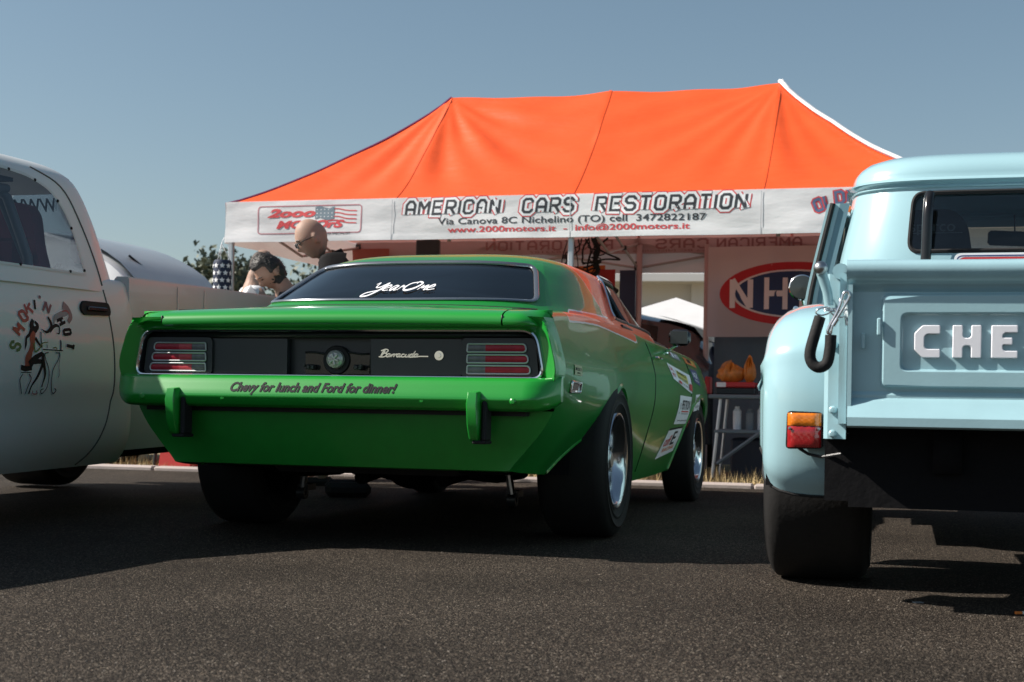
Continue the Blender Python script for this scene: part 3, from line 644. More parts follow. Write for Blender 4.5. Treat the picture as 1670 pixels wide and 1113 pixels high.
# wheels
def wheel(name, parent, c, r, wd, rim_r, s, mat_rim, spokes=5, dish=.06):
    """hub axis along x; s = +1 for the face pointing to +x"""
    t = MB(); h = wd / 2
    prof = [(rim_r - .005, -h * .80), (rim_r + .01, -h * .9), (r * .72, -h * 1.0), (r * .73, -h * 1.035), (r * .75, -h * 1.035), (r * .76, -h * 1.01), (r * .84, -h * 1.03), (r * .85, -h * 1.055), (r * .862, -h * 1.055), (r * .872, -h * 1.02), (r * .93, -h * .98), (r * .985, -h * .86), (r, -h * .7), (r + .001, 0), (r, h * .7), (r * .985, h * .86), (r * .93, h * .98), (r * .872, h * 1.02), (r * .862, h * 1.055), (r * .85, h * 1.055), (r * .84, h * 1.03), (r * .76, h * 1.01), (r * .75, h * 1.035), (r * .73, h * 1.035), (r * .72, h * 1.0), (rim_r + .01, h * .9), (rim_r - .005, h * .80)]
    t.lathe(prof, c, 'x', 56); ty = t.build(name, M['tyre'], parent, ang=50)
    m = MB(); x = lambda q: q * s
    lip = [(rim_r + .012, x(h * .93)), (rim_r + .006, x(h * .99)), (rim_r - .008, x(h * .97)), (rim_r - .018, x(h * .9)), (rim_r - .03, x(h * .55)), (rim_r - .04, x(h * .1)), (rim_r - .05, x(-h * .6)), (.03, x(-h * .62))]
    m.lathe(lip, c, 'x', 48); rm = m.build('rim', mat_rim, ty, ang=40)
    for k in range(spokes):
        a = 2 * math.pi * k / spokes + .35; m = MB(); ca, sa = math.cos(a), math.sin(a); P = lambda rr, tt, hx: (c[0] + x(hx), c[1] + rr * ca - tt * sa, c[2] + rr * sa + tt * ca)
        R0, R1 = .045, rim_r - .022; w0, w1 = .030, .021; hx0, hx1 = h * .72 - dish * .2, h * .72 - dish
        rws = []
        for rr, ww, hx in ((R0, w0, hx0), ((R0 + R1) / 2, w1 * .9, hx0 - dish * .25), (R1, w1 * 1.5, hx1)):
            rws.append([P(rr, -ww, hx - .02), P(rr, -ww, hx), P(rr, -ww * .5, hx + .008), P(rr, ww * .5, hx + .008), P(rr, ww, hx), P(rr, ww, hx - .02)])
        m.grid(rws); m.build('spoke', mat_rim, rm, ang=40)
    m = MB(); m.lathe([(0, x(h * .80)), (.032, x(h * .80)), (.038, x(h * .76)), (.052, x(h * .68)), (.06, x(h * .5))], c, 'x', 24)
    for k in range(5):
        a = 2 * math.pi * k / 5; m.lathe([(0, x(h * .76)), (.009, x(h * .76)), (.01, x(h * .6))], (c[0], c[1] + .047 * math.cos(a), c[2] + .047 * math.sin(a)), 'x', 8)
    m.build('hub', M['steel'], rm); m = MB(); m.lathe([(0, x(-h * .35)), (rim_r - .03, x(-h * .35)), (rim_r + .004, x(-h * .78)), (rim_r - .02, x(-h * .9)), (.0, x(-h * .7))], c, 'x', 32); m.build('brake_drum', M['underbody'], rm); return ty
M['tyre'] = pmat('tyre', (.013, .0125, .0125), .75, spec=.28, var=.35, vs=9, bump=.12, bs=60)
M['rim'] = pmat('rim', (.55, .57, .60), .16, metal=1, var=.1)
for s in (-1, 1):
    wheel('wheel', cuda, (s * .835, 1.09, .353), .353, .30, .212, s, M['rim'], 5, .07)
    wheel('wheel', cuda, (s * .86, 3.80, .325), .325, .19, .20, s, M['rim'], 5, .03)
# underneath
mb = MB(); mb.box((0, 2.45, .33), (1.3, 3.9, .06)); mb.box((0, .45, .39), (1.1, .5, .06)); mb.box((0, 4.3, .42), (1.3, .6, .3)); mb.box((0, 3.3, .5), (1.0, 1.2, .3)); mb.build('floor_pan', M['underbody'], cuda)
mb = MB(); mb.tube([(-.7, 1.04, .33), (.7, 1.04, .33)], .042, 10); mb.lathe([(0, -.16), (.09, -.13), (.13, -.05), (.14, .03), (.09, .12), (0, .14)], (.0, 1.04, .33), 'y', 18); mb.build('rear_axle', M['underbody'], cuda)
mb = MB(); mb.box((0, .62, .36), (.9, .42, .14), bev=.04); mb.build('fuel_tank', pmat('tank', (.03, .03, .032), .5, var=.3), cuda)
for s, dx in ((-1, -.03), (1, .04)):
    mb = MB(); mb.tube([(s * .485, .93, .40), (s * .52, .95, .185)], .017, 10); so = mb.build('shock_absorber', M['alu'], cuda)
    mb = MB(); mb.lathe([(.012, -.02), (.03, -.02), (.03, .02), (.012, .02)], (s * .522, .95, .165), 'x', 16, closed=True); mb.box((s * .52, 1.0, .19), (.05, .10, .03)); mb.build('shock_eye', M['black_satin'], so)
    mb = MB(); mb.tube([(s * .45, .35, .33), (s * .45, .8, .26), (s * .45, 1.2, .25), (s * .45, 1.8, .3)], .03, 6, flat_=.35); mb.build('leaf_spring', M['underbody'], cuda)
    mb = MB(); mb.tube([(s * .28, 2.0, .24), (s * .28, 1.5, .24), (s * .22, 1.2, .27), (s * .2, .9, .25)], .035, 10); mb.build('exhaust', M['underbody'], cuda)
# cabin
mb = MB(); mb.box((0, 2.0, .62), (1.5, 2.3, .04)); mb.box((0, 1.35, 1.035), (1.28, .55, .02)); mb.box((0, 2.98, .90), (1.4, .3, .16), bev=.04)
mb.build('cabin_floor', M['black_cavity'], cuda)
for s in (-1, 1):
    mb = MB(); mb.box((s * .36, 2.35, .78), (.48, .5, .16), bev=.06); mb.box((s * .36, 2.08, 1.0), (.46, .13, .50), Matrix.Rotation(R(-12), 3, 'X'), bev=.06); mb.build('seat', M['black_satin'], cuda, ang=60)
mb = MB(); mb.tube([(-.56, 1.85, .65), (-.56, 1.85, 1.18), (-.45, 1.87, 1.30), (.45, 1.87, 1.30), (.56, 1.85, 1.18), (.56, 1.85, .65)], .02, 8); mb.tube([(-.5, 1.87, 1.25), (-.5, 1.25, .98)], .018, 8); mb.tube([(.5, 1.87, 1.25), (.5, 1.25, .98)], .018, 8); mb.build('roll_cage', pmat('cage_white', (.5, .5, .5), .3), cuda)
mb = MB(); mb.box((0, 4.70, .62), (1.5, .05, .2), bev=.02); mb.build('grille', M['black_satin'], cuda)
fb = MB(); fb.grid([[(a * .86, 4.76 - .10 * abs(a)**4 + dv, z) for a in np.linspace(-1, 1, 25)] for dv, z in ((0.0, .52), (.05, .50), (.06, .46), (.04, .42), (-.02, .41))]); fb.build('front_bumper', M['green'], cuda)
fb = MB(); fb.grid([[(a * .8, 4.72 - .04 * a**4, z) for a in np.linspace(-1, 1, 15)] for z in (.32, .45, .6, .8, .83)]); fb.build('nose_panel', M['green'], cuda)
# ------------------------------------------------------------------ the light blue stepside pickup
M['blue'] = pmat('blue_paint', (.31, .50, .555), .24, coat=.9, var=.05, vs=2.)
M['blue_bed'] = pmat('blue_bed_paint', (.295, .475, .53), .36, coat=.6, var=.10, vs=9, bump=.03, bs=90)
TR = thing('pickup_truck', 'light blue vintage stepside pickup with big white letters across its tailgate', 'pickup', (1.585, 3.93, 0), R(-15.4))
# tailgate: base sheet with pressed steps
tg = MB()
def panel_relief(mb, rects, U=.632, z0=.600, z1=.982, v=0.0):
    """rects: list of (u, zlo, zhi, dv, bevel) nested; builds stepped frames"""
    cu, cz, cv = U, (z0, z1), v
    ring = rpoly([(-U, z0), (U, z0), (U, z1), (-U, z1)], .004, 2, .1)
    for (u, za, zb, dv, bw, r_) in rects:
        inner = rpoly([(-u, za), (u, za), (u, zb), (-u, zb)], r_, 5, .1)
        frame_patch(mb, lambda p, q, cv=cv: (p, cv, q), (-cu, cu, cz[0], cz[1]), inner, 2) if cu == U else mb.grid(loft_ring(prev, inner, cv), cv=True)
        n_in = [(p * (1 - bw / u), (za + zb) / 2 + (q - (za + zb) / 2) * (1 - bw / ((zb - za) / 2))) for p, q in inner]
        mb.grid([[(p, cv, q) for p, q in inner], [(p + (a - p) * .3, cv + dv * .12, q + (b - q) * .3) for (p, q), (a, b) in zip(inner, n_in)], [(p + (a - p) * .7, cv + dv * .88, q + (b - q) * .7) for (p, q), (a, b) in zip(inner, n_in)], [(p, cv + dv, q) for p, q in n_in]], cv=True)
        cu, cz, cv = u - bw, (za + bw, zb - bw), cv + dv; prev = n_in
    mb.add([(p, cv, q) for p, q in prev], [tuple(range(len(prev)))])
def loft_ring(a, b, v):
    """match ring b to ring a by angle"""
    ca = np.mean(np.array(a), axis=0); W = max(p[0] for p in a) - min(p[0] for p in a); H = max(p[1] for p in a) - min(p[1] for p in a); A = []
    for p in b:
        d = np.array([(p[0] - ca[0]) / W, (p[1] - ca[1]) / H]); best = None
        t = .5 / max(abs(d[0]), abs(d[1])); A.append((ca[0] + d[0] * t * W, ca[1] + d[1] * t * H))
    return [[(p, v, q) for p, q in A], [(p, v, q) for p, q in b]]
panel_relief(tg, [(.552, .662, .938, -.018, .010, .02), (.498, .712, .882, .016, .008, .022)], v=.014)
tailgate = tg.build('tailgate', M['blue_bed'], TR, ang=28)
mb = MB(); sec_ = [(.03, .935), (.012, .942), (.006, .955), (-.006, .968), (-.022, .978), (-.032, .995), (-.033, 1.012), (-.022, 1.026), (0, 1.032), (.03, 1.032), (.04, 1.02)]
mb.grid([[(u, v + .0, z + .0015 * math.sin(u * 7)) for u in np.linspace(-.648, .648, 15)] for v, z in sec_])
for u in (-.648, .648): mb.add([(u, v, z) for v, z in sec_], [tuple(range(len(sec_)))])
mb.build('top_rail', M['blue_bed'], tailgate, ang=50)
mb = MB(); sec_ = [(.012, .655), (.006, .645), (.006, .636), (-.004, .630), (-.01, .622), (-.045, .588), (-.052, .58), (-.052, .556), (-.04, .550), (.04, .550)]
mb.grid([[(u, v, z) for u in np.linspace(-.640, .640, 15)] for v, z in sec_]); mb.build('bottom_rail', M['blue_bed'], tailgate, ang=30)
mb = MB(); mb.box((-.6365, .004, .77), (.012, .05, .38)); mb.box((.6365, .004, .77), (.012, .05, .38)); mb.box((-.60, .002, .80), (.01, .014, .045), bev=.002); mb.box((-.556, -.010, .84), (.012, .012, .05), bev=.003); mb.build('tailgate_edge', M['blue_bed'], tailgate)
# raised tailgate lettering
def outl(ch):
    return {'C': [[(7, 0), (2.2, 0), (0, 2.2), (0, 6.8), (2.2, 9), (7, 9), (7, 6.6), (3.4, 6.6), (2.7, 5.9), (2.7, 3.1), (3.4, 2.4), (7, 2.4)]],
            'H': [[(0, 0), (0, 9), (2.7, 9), (2.7, 6.0), (3.2, 5.5), (4.5, 5.5), (5.0, 6.0), (5.0, 9), (7.7, 9), (7.7, 0), (5.0, 0), (5.0, 2.9), (4.5, 3.4), (3.2, 3.4), (2.7, 2.9), (2.7, 0)]],
            'E': [[(0, 0), (0, 9), (7, 9), (7, 7.0), (3.6, 7.0), (3.0, 6.4), (3.0, 5.6), (5.6, 5.6), (5.6, 3.7), (3.0, 3.7), (3.0, 2.6), (3.6, 2.0), (7, 2.0), (7, 0)]],
            'V': [[(2.6, 0), (0, 9), (2.9, 9), (4.0, 3.6), (5.1, 9), (8, 9), (5.4, 0)]],
            'R': [[(0, 0), (0, 9), (5.6, 9), (7.4, 7.4), (7.4, 4.8), (6.2, 3.8), (7.6, 0), (4.7, 0), (3.6, 3.2), (2.7, 3.2), (2.7, 0)]],
            'O': [[(2.2, 0), (0, 2.2), (0, 6.8), (2.2, 9), (5.2, 9), (7.4, 6.8), (7.4, 2.2), (5.2, 0)]],
            'L': [[(0, 0), (0, 9), (2.7, 9), (2.7, 2.3), (6.6, 2.3), (6.6, 0)]],
            'T': [[(2.3, 0), (2.3, 6.7), (0, 6.7), (0, 9), (7.4, 9), (7.4, 6.7), (5.0, 6.7), (5.0, 0)]]}[ch]
M['letter_white'] = pmat('letter_white', (.74, .75, .8), .35, coat=.4, var=.05, vs=20, bump=.03, bs=120)
for i, ch in enumerate('CHEVROLET'):
    k = .0925 / 9; u0 = -.4585 + i * .1042; zc0 = .7525; mb = MB()
    for o_ in outl(ch):
        o2 = rpoly([(u0 + x * k * .98, zc0 + y * k) for x, y in o_], .0035, 3); c_ = np.mean(np.array(o2), axis=0)
        bm2 = MB(); n = len(o2)
        ar = np.array(o2); nx = np.roll(ar, -1, 0) - ar; pv = ar - np.roll(ar, 1, 0); t_ = nx / (np.linalg.norm(nx, axis=1)[:, None] + 1e-9) + pv / (np.linalg.norm(pv, axis=1)[:, None] + 1e-9); t_ /= (np.linalg.norm(t_, axis=1)[:, None] + 1e-9)
        sgn = 1 if sum(ar[j][0] * ar[(j + 1) % n][1] - ar[(j + 1) % n][0] * ar[j][1] for j in range(n)) > 0 else -1
        ins = ar + np.stack([-t_[:, 1], t_[:, 0]], 1) * .0022 * sgn
        mb.grid([[(p[0], .012, p[1]) for p in ar], [(p[0], .0015, p[1]) for p in ar], [(p[0], -.001, p[1]) for p in ins]], cv=True)
        mb.add([(p[0], -.001, p[1]) for p in ins], [tuple(range(n))])
        if ch in 'RO':
            h = rpoly([(u0 + x * k, zc0 + y * k) for x, y in ([(2.8, 2.6), (4.6, 2.6), (4.6, 6.4), (2.8, 6.4)] if ch == 'O' else [(2.8, 5.3), (4.7, 5.3), (4.7, 6.8), (2.8, 6.8)])], .003, 3)
            bm2.prism(h, lambda a, b: (a, -.0014, b), lambda a, b: (a, .006, b)); bm2.build('counter', M['blue_bed'], tailgate, smooth=False)
    mb.build('letter', M['letter_white'], tailgate, ang=30)
# bed
for s in (-1, 1):
    mb = MB(); mb.box((s * .655, 1.02, .78), (.028, 1.96, .44)); mb.build('bed_side', M['blue_bed'], TR)
    mb = MB(); mb.tube([(s * .668, .05, 1.005), (s * .668, 2.0, 1.005)], .024, 12); mb.build('bed_rail', M['blue_bed'], TR, ang=50)
    # stake post with flange
    mb = MB(); prp = [(.646, .03), (.646, .066), (.70, .072), (.712, .085), (.712, .14), (.65, .14)]
    mb.grid([[(s * (u - (.0 if z > .62 else .0)), v, z) for u, v in prp] for z in (.515, .7, .85, 1.0)]); mb.add([(s * u, v, 1.0) for u, v in prp], [tuple(range(len(prp)))]); mb.build('corner_post', M['blue_bed'], TR, ang=25)
    for z in (.60, .53, .575, .79):
        mb = MB(); mb.lathe([(0, -.010), (.007, -.0095), (.011, -.006), (.0125, 0)], (s * (.685 if z != .575 else .655), .068, z), 'y', 12); mb.build('bolt', M['blue_bed'], TR)
    mb = MB(); mb.add([(s * .647, .062, .85), (s * .70, .070, .94), (s * .70, .070, .84), (s * .69, .073, .745), (s * .647, .064, .745)], [(0, 1, 2, 3, 4)]); mb.build('post_plate', M['blue_bed'], TR)
    mb = MB(); mb.tube([(s * .700, .05, .905), (s * .705, .045, .945), (s * .722, .03, 1.0)], [.014, .015, .016], 10); kb = mb.build('latch_arm', M['blue_bed'], TR, ang=60)
    mb = MB(); mb.lathe([(0, -.018), (.010, -.0165), (.0175, -.010), (.0205, 0), (.0175, .010), (.010, .0165), (0, .018)], (s * .724, .018, 1.012), 'y', 20); mb.build('knob', M['steel'], kb, ang=80)
    # fender
    pth = crom([(.285, .325), (.235, .40), (.205, .55), (.205, .70), (.245, .81), (.36, .90), (.55, .945), (.8, .96), (1.05, .94), (1.3, .86), (1.5, .70), (1.62, .5), (1.68, .36)], 5)
    cross = [(.655, .0), (.70, -.002), (.76, .0), (.81, .006), (.855, .022), (.885, .045), (.905, .075), (.913, .11), (.915, .15), (.917, .19), (.925, .215), (.932, .235), (.931, .25), (.92, .252), (.905, .24), (.90, .20)]
    rws = []
    for i, p in enumerate(pth):
        a = pth[max(0, i - 1)]; b = pth[min(len(pth) - 1, i + 1)]; t_ = (b - a) / np.linalg.norm(b - a); n_ = np.array([t_[1], -t_[0]])   # inward
        row = []
        for u, o_ in cross:
            cr_ = .010 * math.exp(-((p[1] - .79) / .035)**2) * (1 if p[0] < .5 else 0)      # pressed ridge where dome meets wall
            pin = max(0, (.42 - p[1]) / .1) * .012 if p[0] < .6 else 0
            zz_ = p + n_ * (o_ - cr_ * (1 if o_ < .1 else .0) + pin); row.append((s * (u + (cr_ if o_ >= .1 else 0)), zz_[0], zz_[1]))
        rws.append(row)
    mb = MB(); mb.grid(rws); fd = mb.build('rear_fender', M['blue'], TR, ang=50)
    mb = MB(); mb.grid([[(s * .62, .88 + .56 * math.cos(a), .36 + .50 * math.sin(a)) for a in np.linspace(0, math.pi, 16)], [(s * .90, .88 + .56 * math.cos(a), .36 + .50 * math.sin(a)) for a in np.linspace(0, math.pi, 16)]]); mb.build('wheel_well', M['underbody'], TR)
    mb = MB(); mb.tube([(r_[0][0], r_[0][1], r_[0][2]) for r_ in rws[:5]], .006, 6); mb.tube([rws[0][k] for k in range(12)], .006, 6); mb.build('fender_bead', M['black_rubber'], fd)
    # tail light
    o_ = rpoly([(s * .827, .480), (s * .717, .483), (s * .720, .592), (s * .824, .595)], .014, 4)
    mb = MB(); mb.prism(o_, lambda a, b: (a, .150, b), lambda a, b: (a, .20, b)); tl = mb.build('tail_light', M['black_rubber'], TR)
    for nm, za, zb_, mt in (('lens', .551, .589, pmat('lens_amber', (.75, .18, .012), .15, coat=1, var=.45, vs=60)), ('lens', .486, .549, pmat('lens_ruby', (.30, .012, .014), .15, coat=1, var=.6, vs=45))):
        mb = MB(); a0, a1 = .722, .822; nn = 12; rows_ = []
        for i in range(nn + 1):
            z = za + (zb_ - za) * i / nn; tt = abs(i / nn * 2 - 1); rows_.append([(s * (a0 + (a1 - a0) * j / 14), .150 - .017 * (1 - (abs(j / 7 - 1))**6) * (1 - .25 * tt**4) + .0012 * math.sin(j * 2.2) * math.sin(i * 1.7), z) for j in range(15)])
        mb.grid(rows_); mb.build(nm, mt, tl, ang=80)
    for su in (.728, .814):
        mb = MB(); mb.lathe([(0, -.004), (.0045, -.003), (.005, .002)], (s * su, .134, .542), 'y', 10); mb.build('screw', M['steel'], tl)
    mb = MB(); mb.box((s * .708, .20, .525), (.016, .09, .07)); mb.tube([(s * .79, .19, .482), (s * .76, .18, .465), (s * .72, .15, .458), (s * .66, .12, .47)], .005, 6); mb.build('lamp_bracket', M['black_satin'], tl)
# tailgate chain in its rubber sleeve with a snap hook
for s in (-1,):
    ch = MB(); pt = crom([(-.722, -.005, .868), (-.735, -.012, .82), (-.748, -.015, .765), (-.742, -.016, .735), (-.722, -.018, .722), (-.700, -.018, .735), (-.692, -.016, .775), (-.690, -.014, .815)], 6)
    ch.tube(pt, [.0165] * len(pt), 14); slv = ch.build('chain_sleeve', M['black_rubber'], TR, ang=60)
    def link(c, ax, up, L=.022, W=.011, r=.0028):
        ax = Vector(ax).normalized(); up = Vector(up).normalized(); c = Vector(c); m = MB()
        m.tube([tuple(c + ax * (L * math.cos(a)) + up * (W * math.sin(a))) for a in np.linspace(0, 2 * math.pi, 17)[:-1]], r, 6, closed=True); return m
    pts = [((-.712, -.005, .885), (1, 0, .15), (0, 0, 1)), ((-.690, -.004, .888), (1, 0, -.1), (0, 1, .3)), ((-.672, -.004, .880), (1, 0, -.3), (0, 0, 1)), ((-.668, .0, .905), (.2, 0, 1), (0, 1, 0))]
    for c_, a_, u_ in pts: link(c_, a_, u_).build('chain_link', M['chrome'], slv, ang=80)
    mb = MB(); hk = crom([(-.690, -.022, .818), (-.686, -.022, .84), (-.668, -.022, .872), (-.652, -.022, .90), (-.640, -.022, .925), (-.644, -.022, .94), (-.656, -.022, .934), (-.664, -.022, .905), (-.676, -.022, .875), (-.694, -.022, .84), (-.700, -.022, .822)], 5)
    mb.tube(hk, .0042, 8, closed=True); mb.tube([(-.672, -.022, .862), (-.684, -.022, .842)], .007, 8); mb.build('snap_hook', M['chrome'], slv, ang=80)
    mb = MB(); mb.tube([(-.655, .05, .925), (-.652, .03, .905), (-.648, .01, .87), (-.645, .01, .845)], .006, 8); mb.build('latch_pin', M['steel'], TR)
mb = MB(); mb.box((0, 1.02, .60), (1.29, 1.95, .03)); mb.box((0, 1.99, .80), (1.29, .02, .42)); mb.build('bed_floor', M['blue_bed'], TR)
# cab
CZ = [.50, .70, .95, 1.10, 1.25, 1.42, 1.54, 1.585, 1.60]; CR = [[2.10, 3.9, .83], [2.10, 3.9, .85], [2.10, 3.82, .85], [2.105, 3.7, .835], [2.12, 3.58, .805], [2.155, 3.42, .765], [2.19, 3.30, .735], [2.205, 3.26, .725], [2.21, 3.25, .722]]
_cg = pchip(CZ, CR, np.linspace(.5, 1.6, 200))
def ch_(z): t = (min(max(z, .5), 1.6) - .5) / 1.1 * 199; i = min(int(t), 198); return _cg[i] + (_cg[i + 1] - _cg[i]) * (t - i)
CN = 4.2
def sup(z, kind, p, s=1):
    vr, vf, w_ = ch_(z); hl = (vf - vr) / 2; vc = (vf + vr) / 2
    if kind == 'r': return (p * w_, vc - hl * (1 - min(1, abs(p)**CN))**(1 / CN), z)
    if kind == 'f': return (p * w_, vc + hl * (1 - min(1, abs(p)**CN))**(1 / CN), z)
    return (s * w_ * (1 - min(1, abs(p)**CN))**(1 / CN), vc + p * hl, z)
AC = .90; BC = (1 - AC**CN)**(1 / CN); pc = math.asin(AC**(CN / 2)); C0, C1 = .5, 1.56
def uw(u, z): return u / ch_(z)[2]
rwc = rpoly([(uw(-.475, 1.285), 1.285), (uw(.475, 1.285), 1.285), (uw(.455, 1.545), 1.545), (uw(-.455, 1.545), 1.545)], .055, 7, .06)
wsc = rpoly([(-.88, 1.24), (.88, 1.24), (.86, 1.53), (-.86, 1.53)], .05, 6, .08)
def bvc(v, z): vr, vf, _ = ch_(z); return (v - (vf + vr) / 2) / ((vf - vr) / 2)
swc = rpoly([(bvc(2.42, 1.22), 1.22), (bvc(3.36, 1.2), 1.2), (bvc(3.12, 1.52), 1.52), (bvc(2.44, 1.52), 1.52)], .04, 5, .06)
mb = MB(); frame_patch(mb, lambda p, q: sup(q, 'r', p), (-AC, AC, C0, C1), rwc, 10); frame_patch(mb, lambda p, q: sup(q, 'f', p), (-AC, AC, C0, C1), wsc, 6)
for s in (-1, 1):
    frame_patch(mb, lambda p, q, s=s: sup(q, 's', p, s), (-BC, BC, C0, C1), swc, 8)
    for k in (0, 1):
        vs_ = []
        for z in np.linspace(C0, C1, 30):
            row = []
            for ph in np.linspace(pc, math.acos(BC**(CN / 2)), 22):
                vr, vf, w_ = ch_(z); hl = (vf - vr) / 2; e = 2 / CN; row.append((s * w_ * math.sin(ph)**e, (vf + vr) / 2 + (1 if k else -1) * hl * math.cos(ph)**e, z))
            vs_.append(row)
        mb.grid(vs_)
def cring(ph, w_, vr, vf, z): e = 2 / CN; s_, c_ = math.sin(ph), math.cos(ph); hl = (vf - vr) / 2; return (w_ * math.copysign(abs(s_)**e, s_), (vf + vr) / 2 - hl * math.copysign(abs(c_)**e, c_), z)
phq = np.linspace(0, 2 * math.pi, 4001); PP = np.array([cring(p, .72, 2.2, 3.26, 0)[:2] for p in phq]); dd = np.concatenate([[0], np.cumsum(np.linalg.norm(np.diff(PP, axis=0), axis=1))]); CE = np.interp(np.linspace(0, dd[-1], 121)[:-1], dd, phq)
cabm = mb.build('cab', M['blue'], TR, ang=40, merge=.0008)
mb = MB()
rl = [(.0, 1.558), (.0, 1.566), (.006, 1.569), (.008, 1.574), (.004, 1.578), (.0, 1.584), (.006, 1.592), (.016, 1.595), (.022, 1.600), (.018, 1.607), (.004, 1.611), (.0, 1.616), (-.002, 1.634), (-.010, 1.658), (-.028, 1.684), (-.062, 1.710), (-.12, 1.732), (-.21, 1.748), (-.34, 1.758), (-.48, 1.763)]
b0 = ch_(1.558)
mb.grid([[cring(p, b0[2] + d * (1 if d > -.2 else 1), b0[0] - d, b0[1] + d, z) for p in CE] for d, z in rl], cv=True)
tp = [cring(p, b0[2] - .48, b0[0] + .48, b0[1] - .48, 1.763) for p in CE]; mb.add(tp, [tuple(range(len(tp)))])
rf = mb.build('roof', M['blue'], TR, ang=50)
mb = MB(); mb.lathe([(0, .02), (.02, .018), (.04, .008), (.045, 0)], (.06, 2.75, 1.760), 'z', 16); mb.build('roof_vent', M['blue'], rf)
cc = (0, 2.8, 1.2); Sr = lambda p, q: sup(q, 'r', p)
mb = MB(); pane(mb, off(Sr, -.008, cc), rwc); cw = mb.build('rear_window', glassmat('cab_glass', (.80, .86, .88)), TR)
mb = MB(); mb.tube([off(Sr, .0, cc)(a, z) for a, z in rwc], .010, 6, closed=True); mb.build('window_seal', M['black_rubber'], cw)
mb = MB(); pane(mb, off(lambda p, q: sup(q, 'f', p), -.008, cc), wsc); mb.build('windscreen', M['clear_glass'], TR)
mb = MB(); pane(mb, off(lambda p, q: sup(q, 's', p, 1), -.008, cc), swc); mb.build('side_window', M['clear_glass'], TR)
# open driver's door, hinged at the front, its rear edge standing out
dr = bpy.data.objects.new('door', None); col.objects.link(dr); dr.parent = TR
prof_d = [(.50, .838), (.70, .858), (.95, .860), (1.10, .845), (1.25, .815), (1.42, .776), (1.54, .748)]
def dpt(v, z, o_=0): return (-(p1([a for a, b in prof_d], [b for a, b in prof_d], z) + o_), v, z)
dr.location = (0, 0, 0)
hinge = Vector((-.84, 3.42, 0)); rotd = Matrix.Rotation(R(-4.6), 3, 'Z')
def dmap(p): return tuple(rotd @ (Vector(p) - hinge) + hinge)
mb = MB(); win = rpoly([(2.50, 1.22), (3.26, 1.2), (3.08, 1.49), (2.50, 1.49)], .04, 5, .08)
frame_patch(mb, lambda v, z: dmap(dpt(v, z)), (2.40, 3.40, .52, 1.535), win, 5)
frame_patch(mb, lambda v, z: dmap(dpt(v, z, -.055)), (2.40, 3.40, .52, 1.535), win, 5)
mb.grid([[dmap(dpt(v, z, o_)) for v, z in win] for o_ in (0, -.055)], cv=True)
zl = list(np.linspace(.52, 1.535, 24)); mb.grid([[dmap(dpt(2.40, z, o_)) for z in zl] for o_ in (0, -.055)]); mb.grid([[dmap(dpt(v, 1.535, o_)) for v in (2.4, 2.9, 3.4)] for o_ in (0, -.055)])
ds = mb.build('door_shell', M['blue'], dr, ang=40)
mb = MB(); mb.tube([dmap(dpt(2.393, z, -.024)) for z in zl], .013, 6); mb.build('door_seal', M['black_rubber'], dr)
mb = MB(); mb.grid([[dmap(dpt(2.397, z, o_)) for z in zl] for o_ in (-.056, -.10)]); mb.build('door_jamb', pmat('door_jamb', (.12, .22, .27), .4), dr)
mb = MB(); pane(mb, lambda v, z: dmap(dpt(v, z, -.03)), win); mb.build('door_window', M['clear_glass'], dr)
mb = MB(); mb.lathe([(0, .012), (.045, .011), (.062, .004), (.066, -.006), (.05, -.018), (0, -.024)], (-.985, 3.05, 1.21), 'y', 28)
mro = mb.build('door_mirror', M['chrome'], dr, ang=60)
mb = MB(); mb.lathe([(0, -.030), (.056, -.026), (.060, -.020)], (-.985, 3.05, 1.21), 'y', 28); mb.build('mirror_glass', pmat('old_mirror', (.04, .045, .045), .08), mro)
mb = MB(); mb.tube([(-.98, 3.06, 1.15), (-.97, 3.08, 1.09), (-.90, 3.12, 1.07)], .008, 6); mb.lathe([(0, -.02), (.014, -.018), (.016, .02), (0, .03)], (-1.01, 3.0, 1.10), 'y', 12); mb.build('mirror_arm', M['chrome'], mro)
# cab interior
mb = MB(); mb.box((0, 2.9, .62), (1.5, 1.4, .04)); mb.box((0, 3.45, 1.14), (1.42, .28, .2), bev=.05); mb.build('cab_floor', M['black_cavity'], TR)
def bucket(c, parent, mat, name='bucket_seat', h=.80, w_=.50, slots=True, logo=None, tilt=-10):
    """race seat shell: back with belt slots and wings"""
    mb = MB(); R3 = Matrix.Rotation(R(tilt), 3, 'X')
    ol = rpoly([(-w_ / 2, 0), (w_ / 2, 0), (w_ / 2, h * .55), (w_ * .40, h * .72), (w_ * .34, h * .97), (w_ * .22, h * 1.05), (-w_ * .22, h * 1.05), (-w_ * .34, h * .97), (-w_ * .40, h * .72), (-w_ / 2, h * .55)], .05, 4, .06)
    holes = [rpoly([(q * .05, h * .60), (q * .125, h * .56), (q * .10, h * .75), (q * .05, h * .78)], .012, 3, .04) for q in (-1, 1)]
    f0 = lambda a, b: tuple(R3 @ Vector((a, .03 * abs(a / w_ * 2)**2 * 3, b)) + Vector(c)); f1 = lambda a, b: tuple(R3 @ Vector((a, .09 + .03 * abs(a / w_ * 2)**2 * 3, b)) + Vector(c))
    import_holes(mb, ol, holes, f0, f1)
    mb.box(tuple(Vector(c) + Vector((0, .28, .05))), (w_ * .9, .46, .16), bev=.05)
    for q in (-1, 1): mb.box(tuple(Vector(c) + Vector((q * w_ * .46, .2, .14))), (.05, .46, .22), bev=.02)
    return mb.build(name, mat, parent, ang=50)
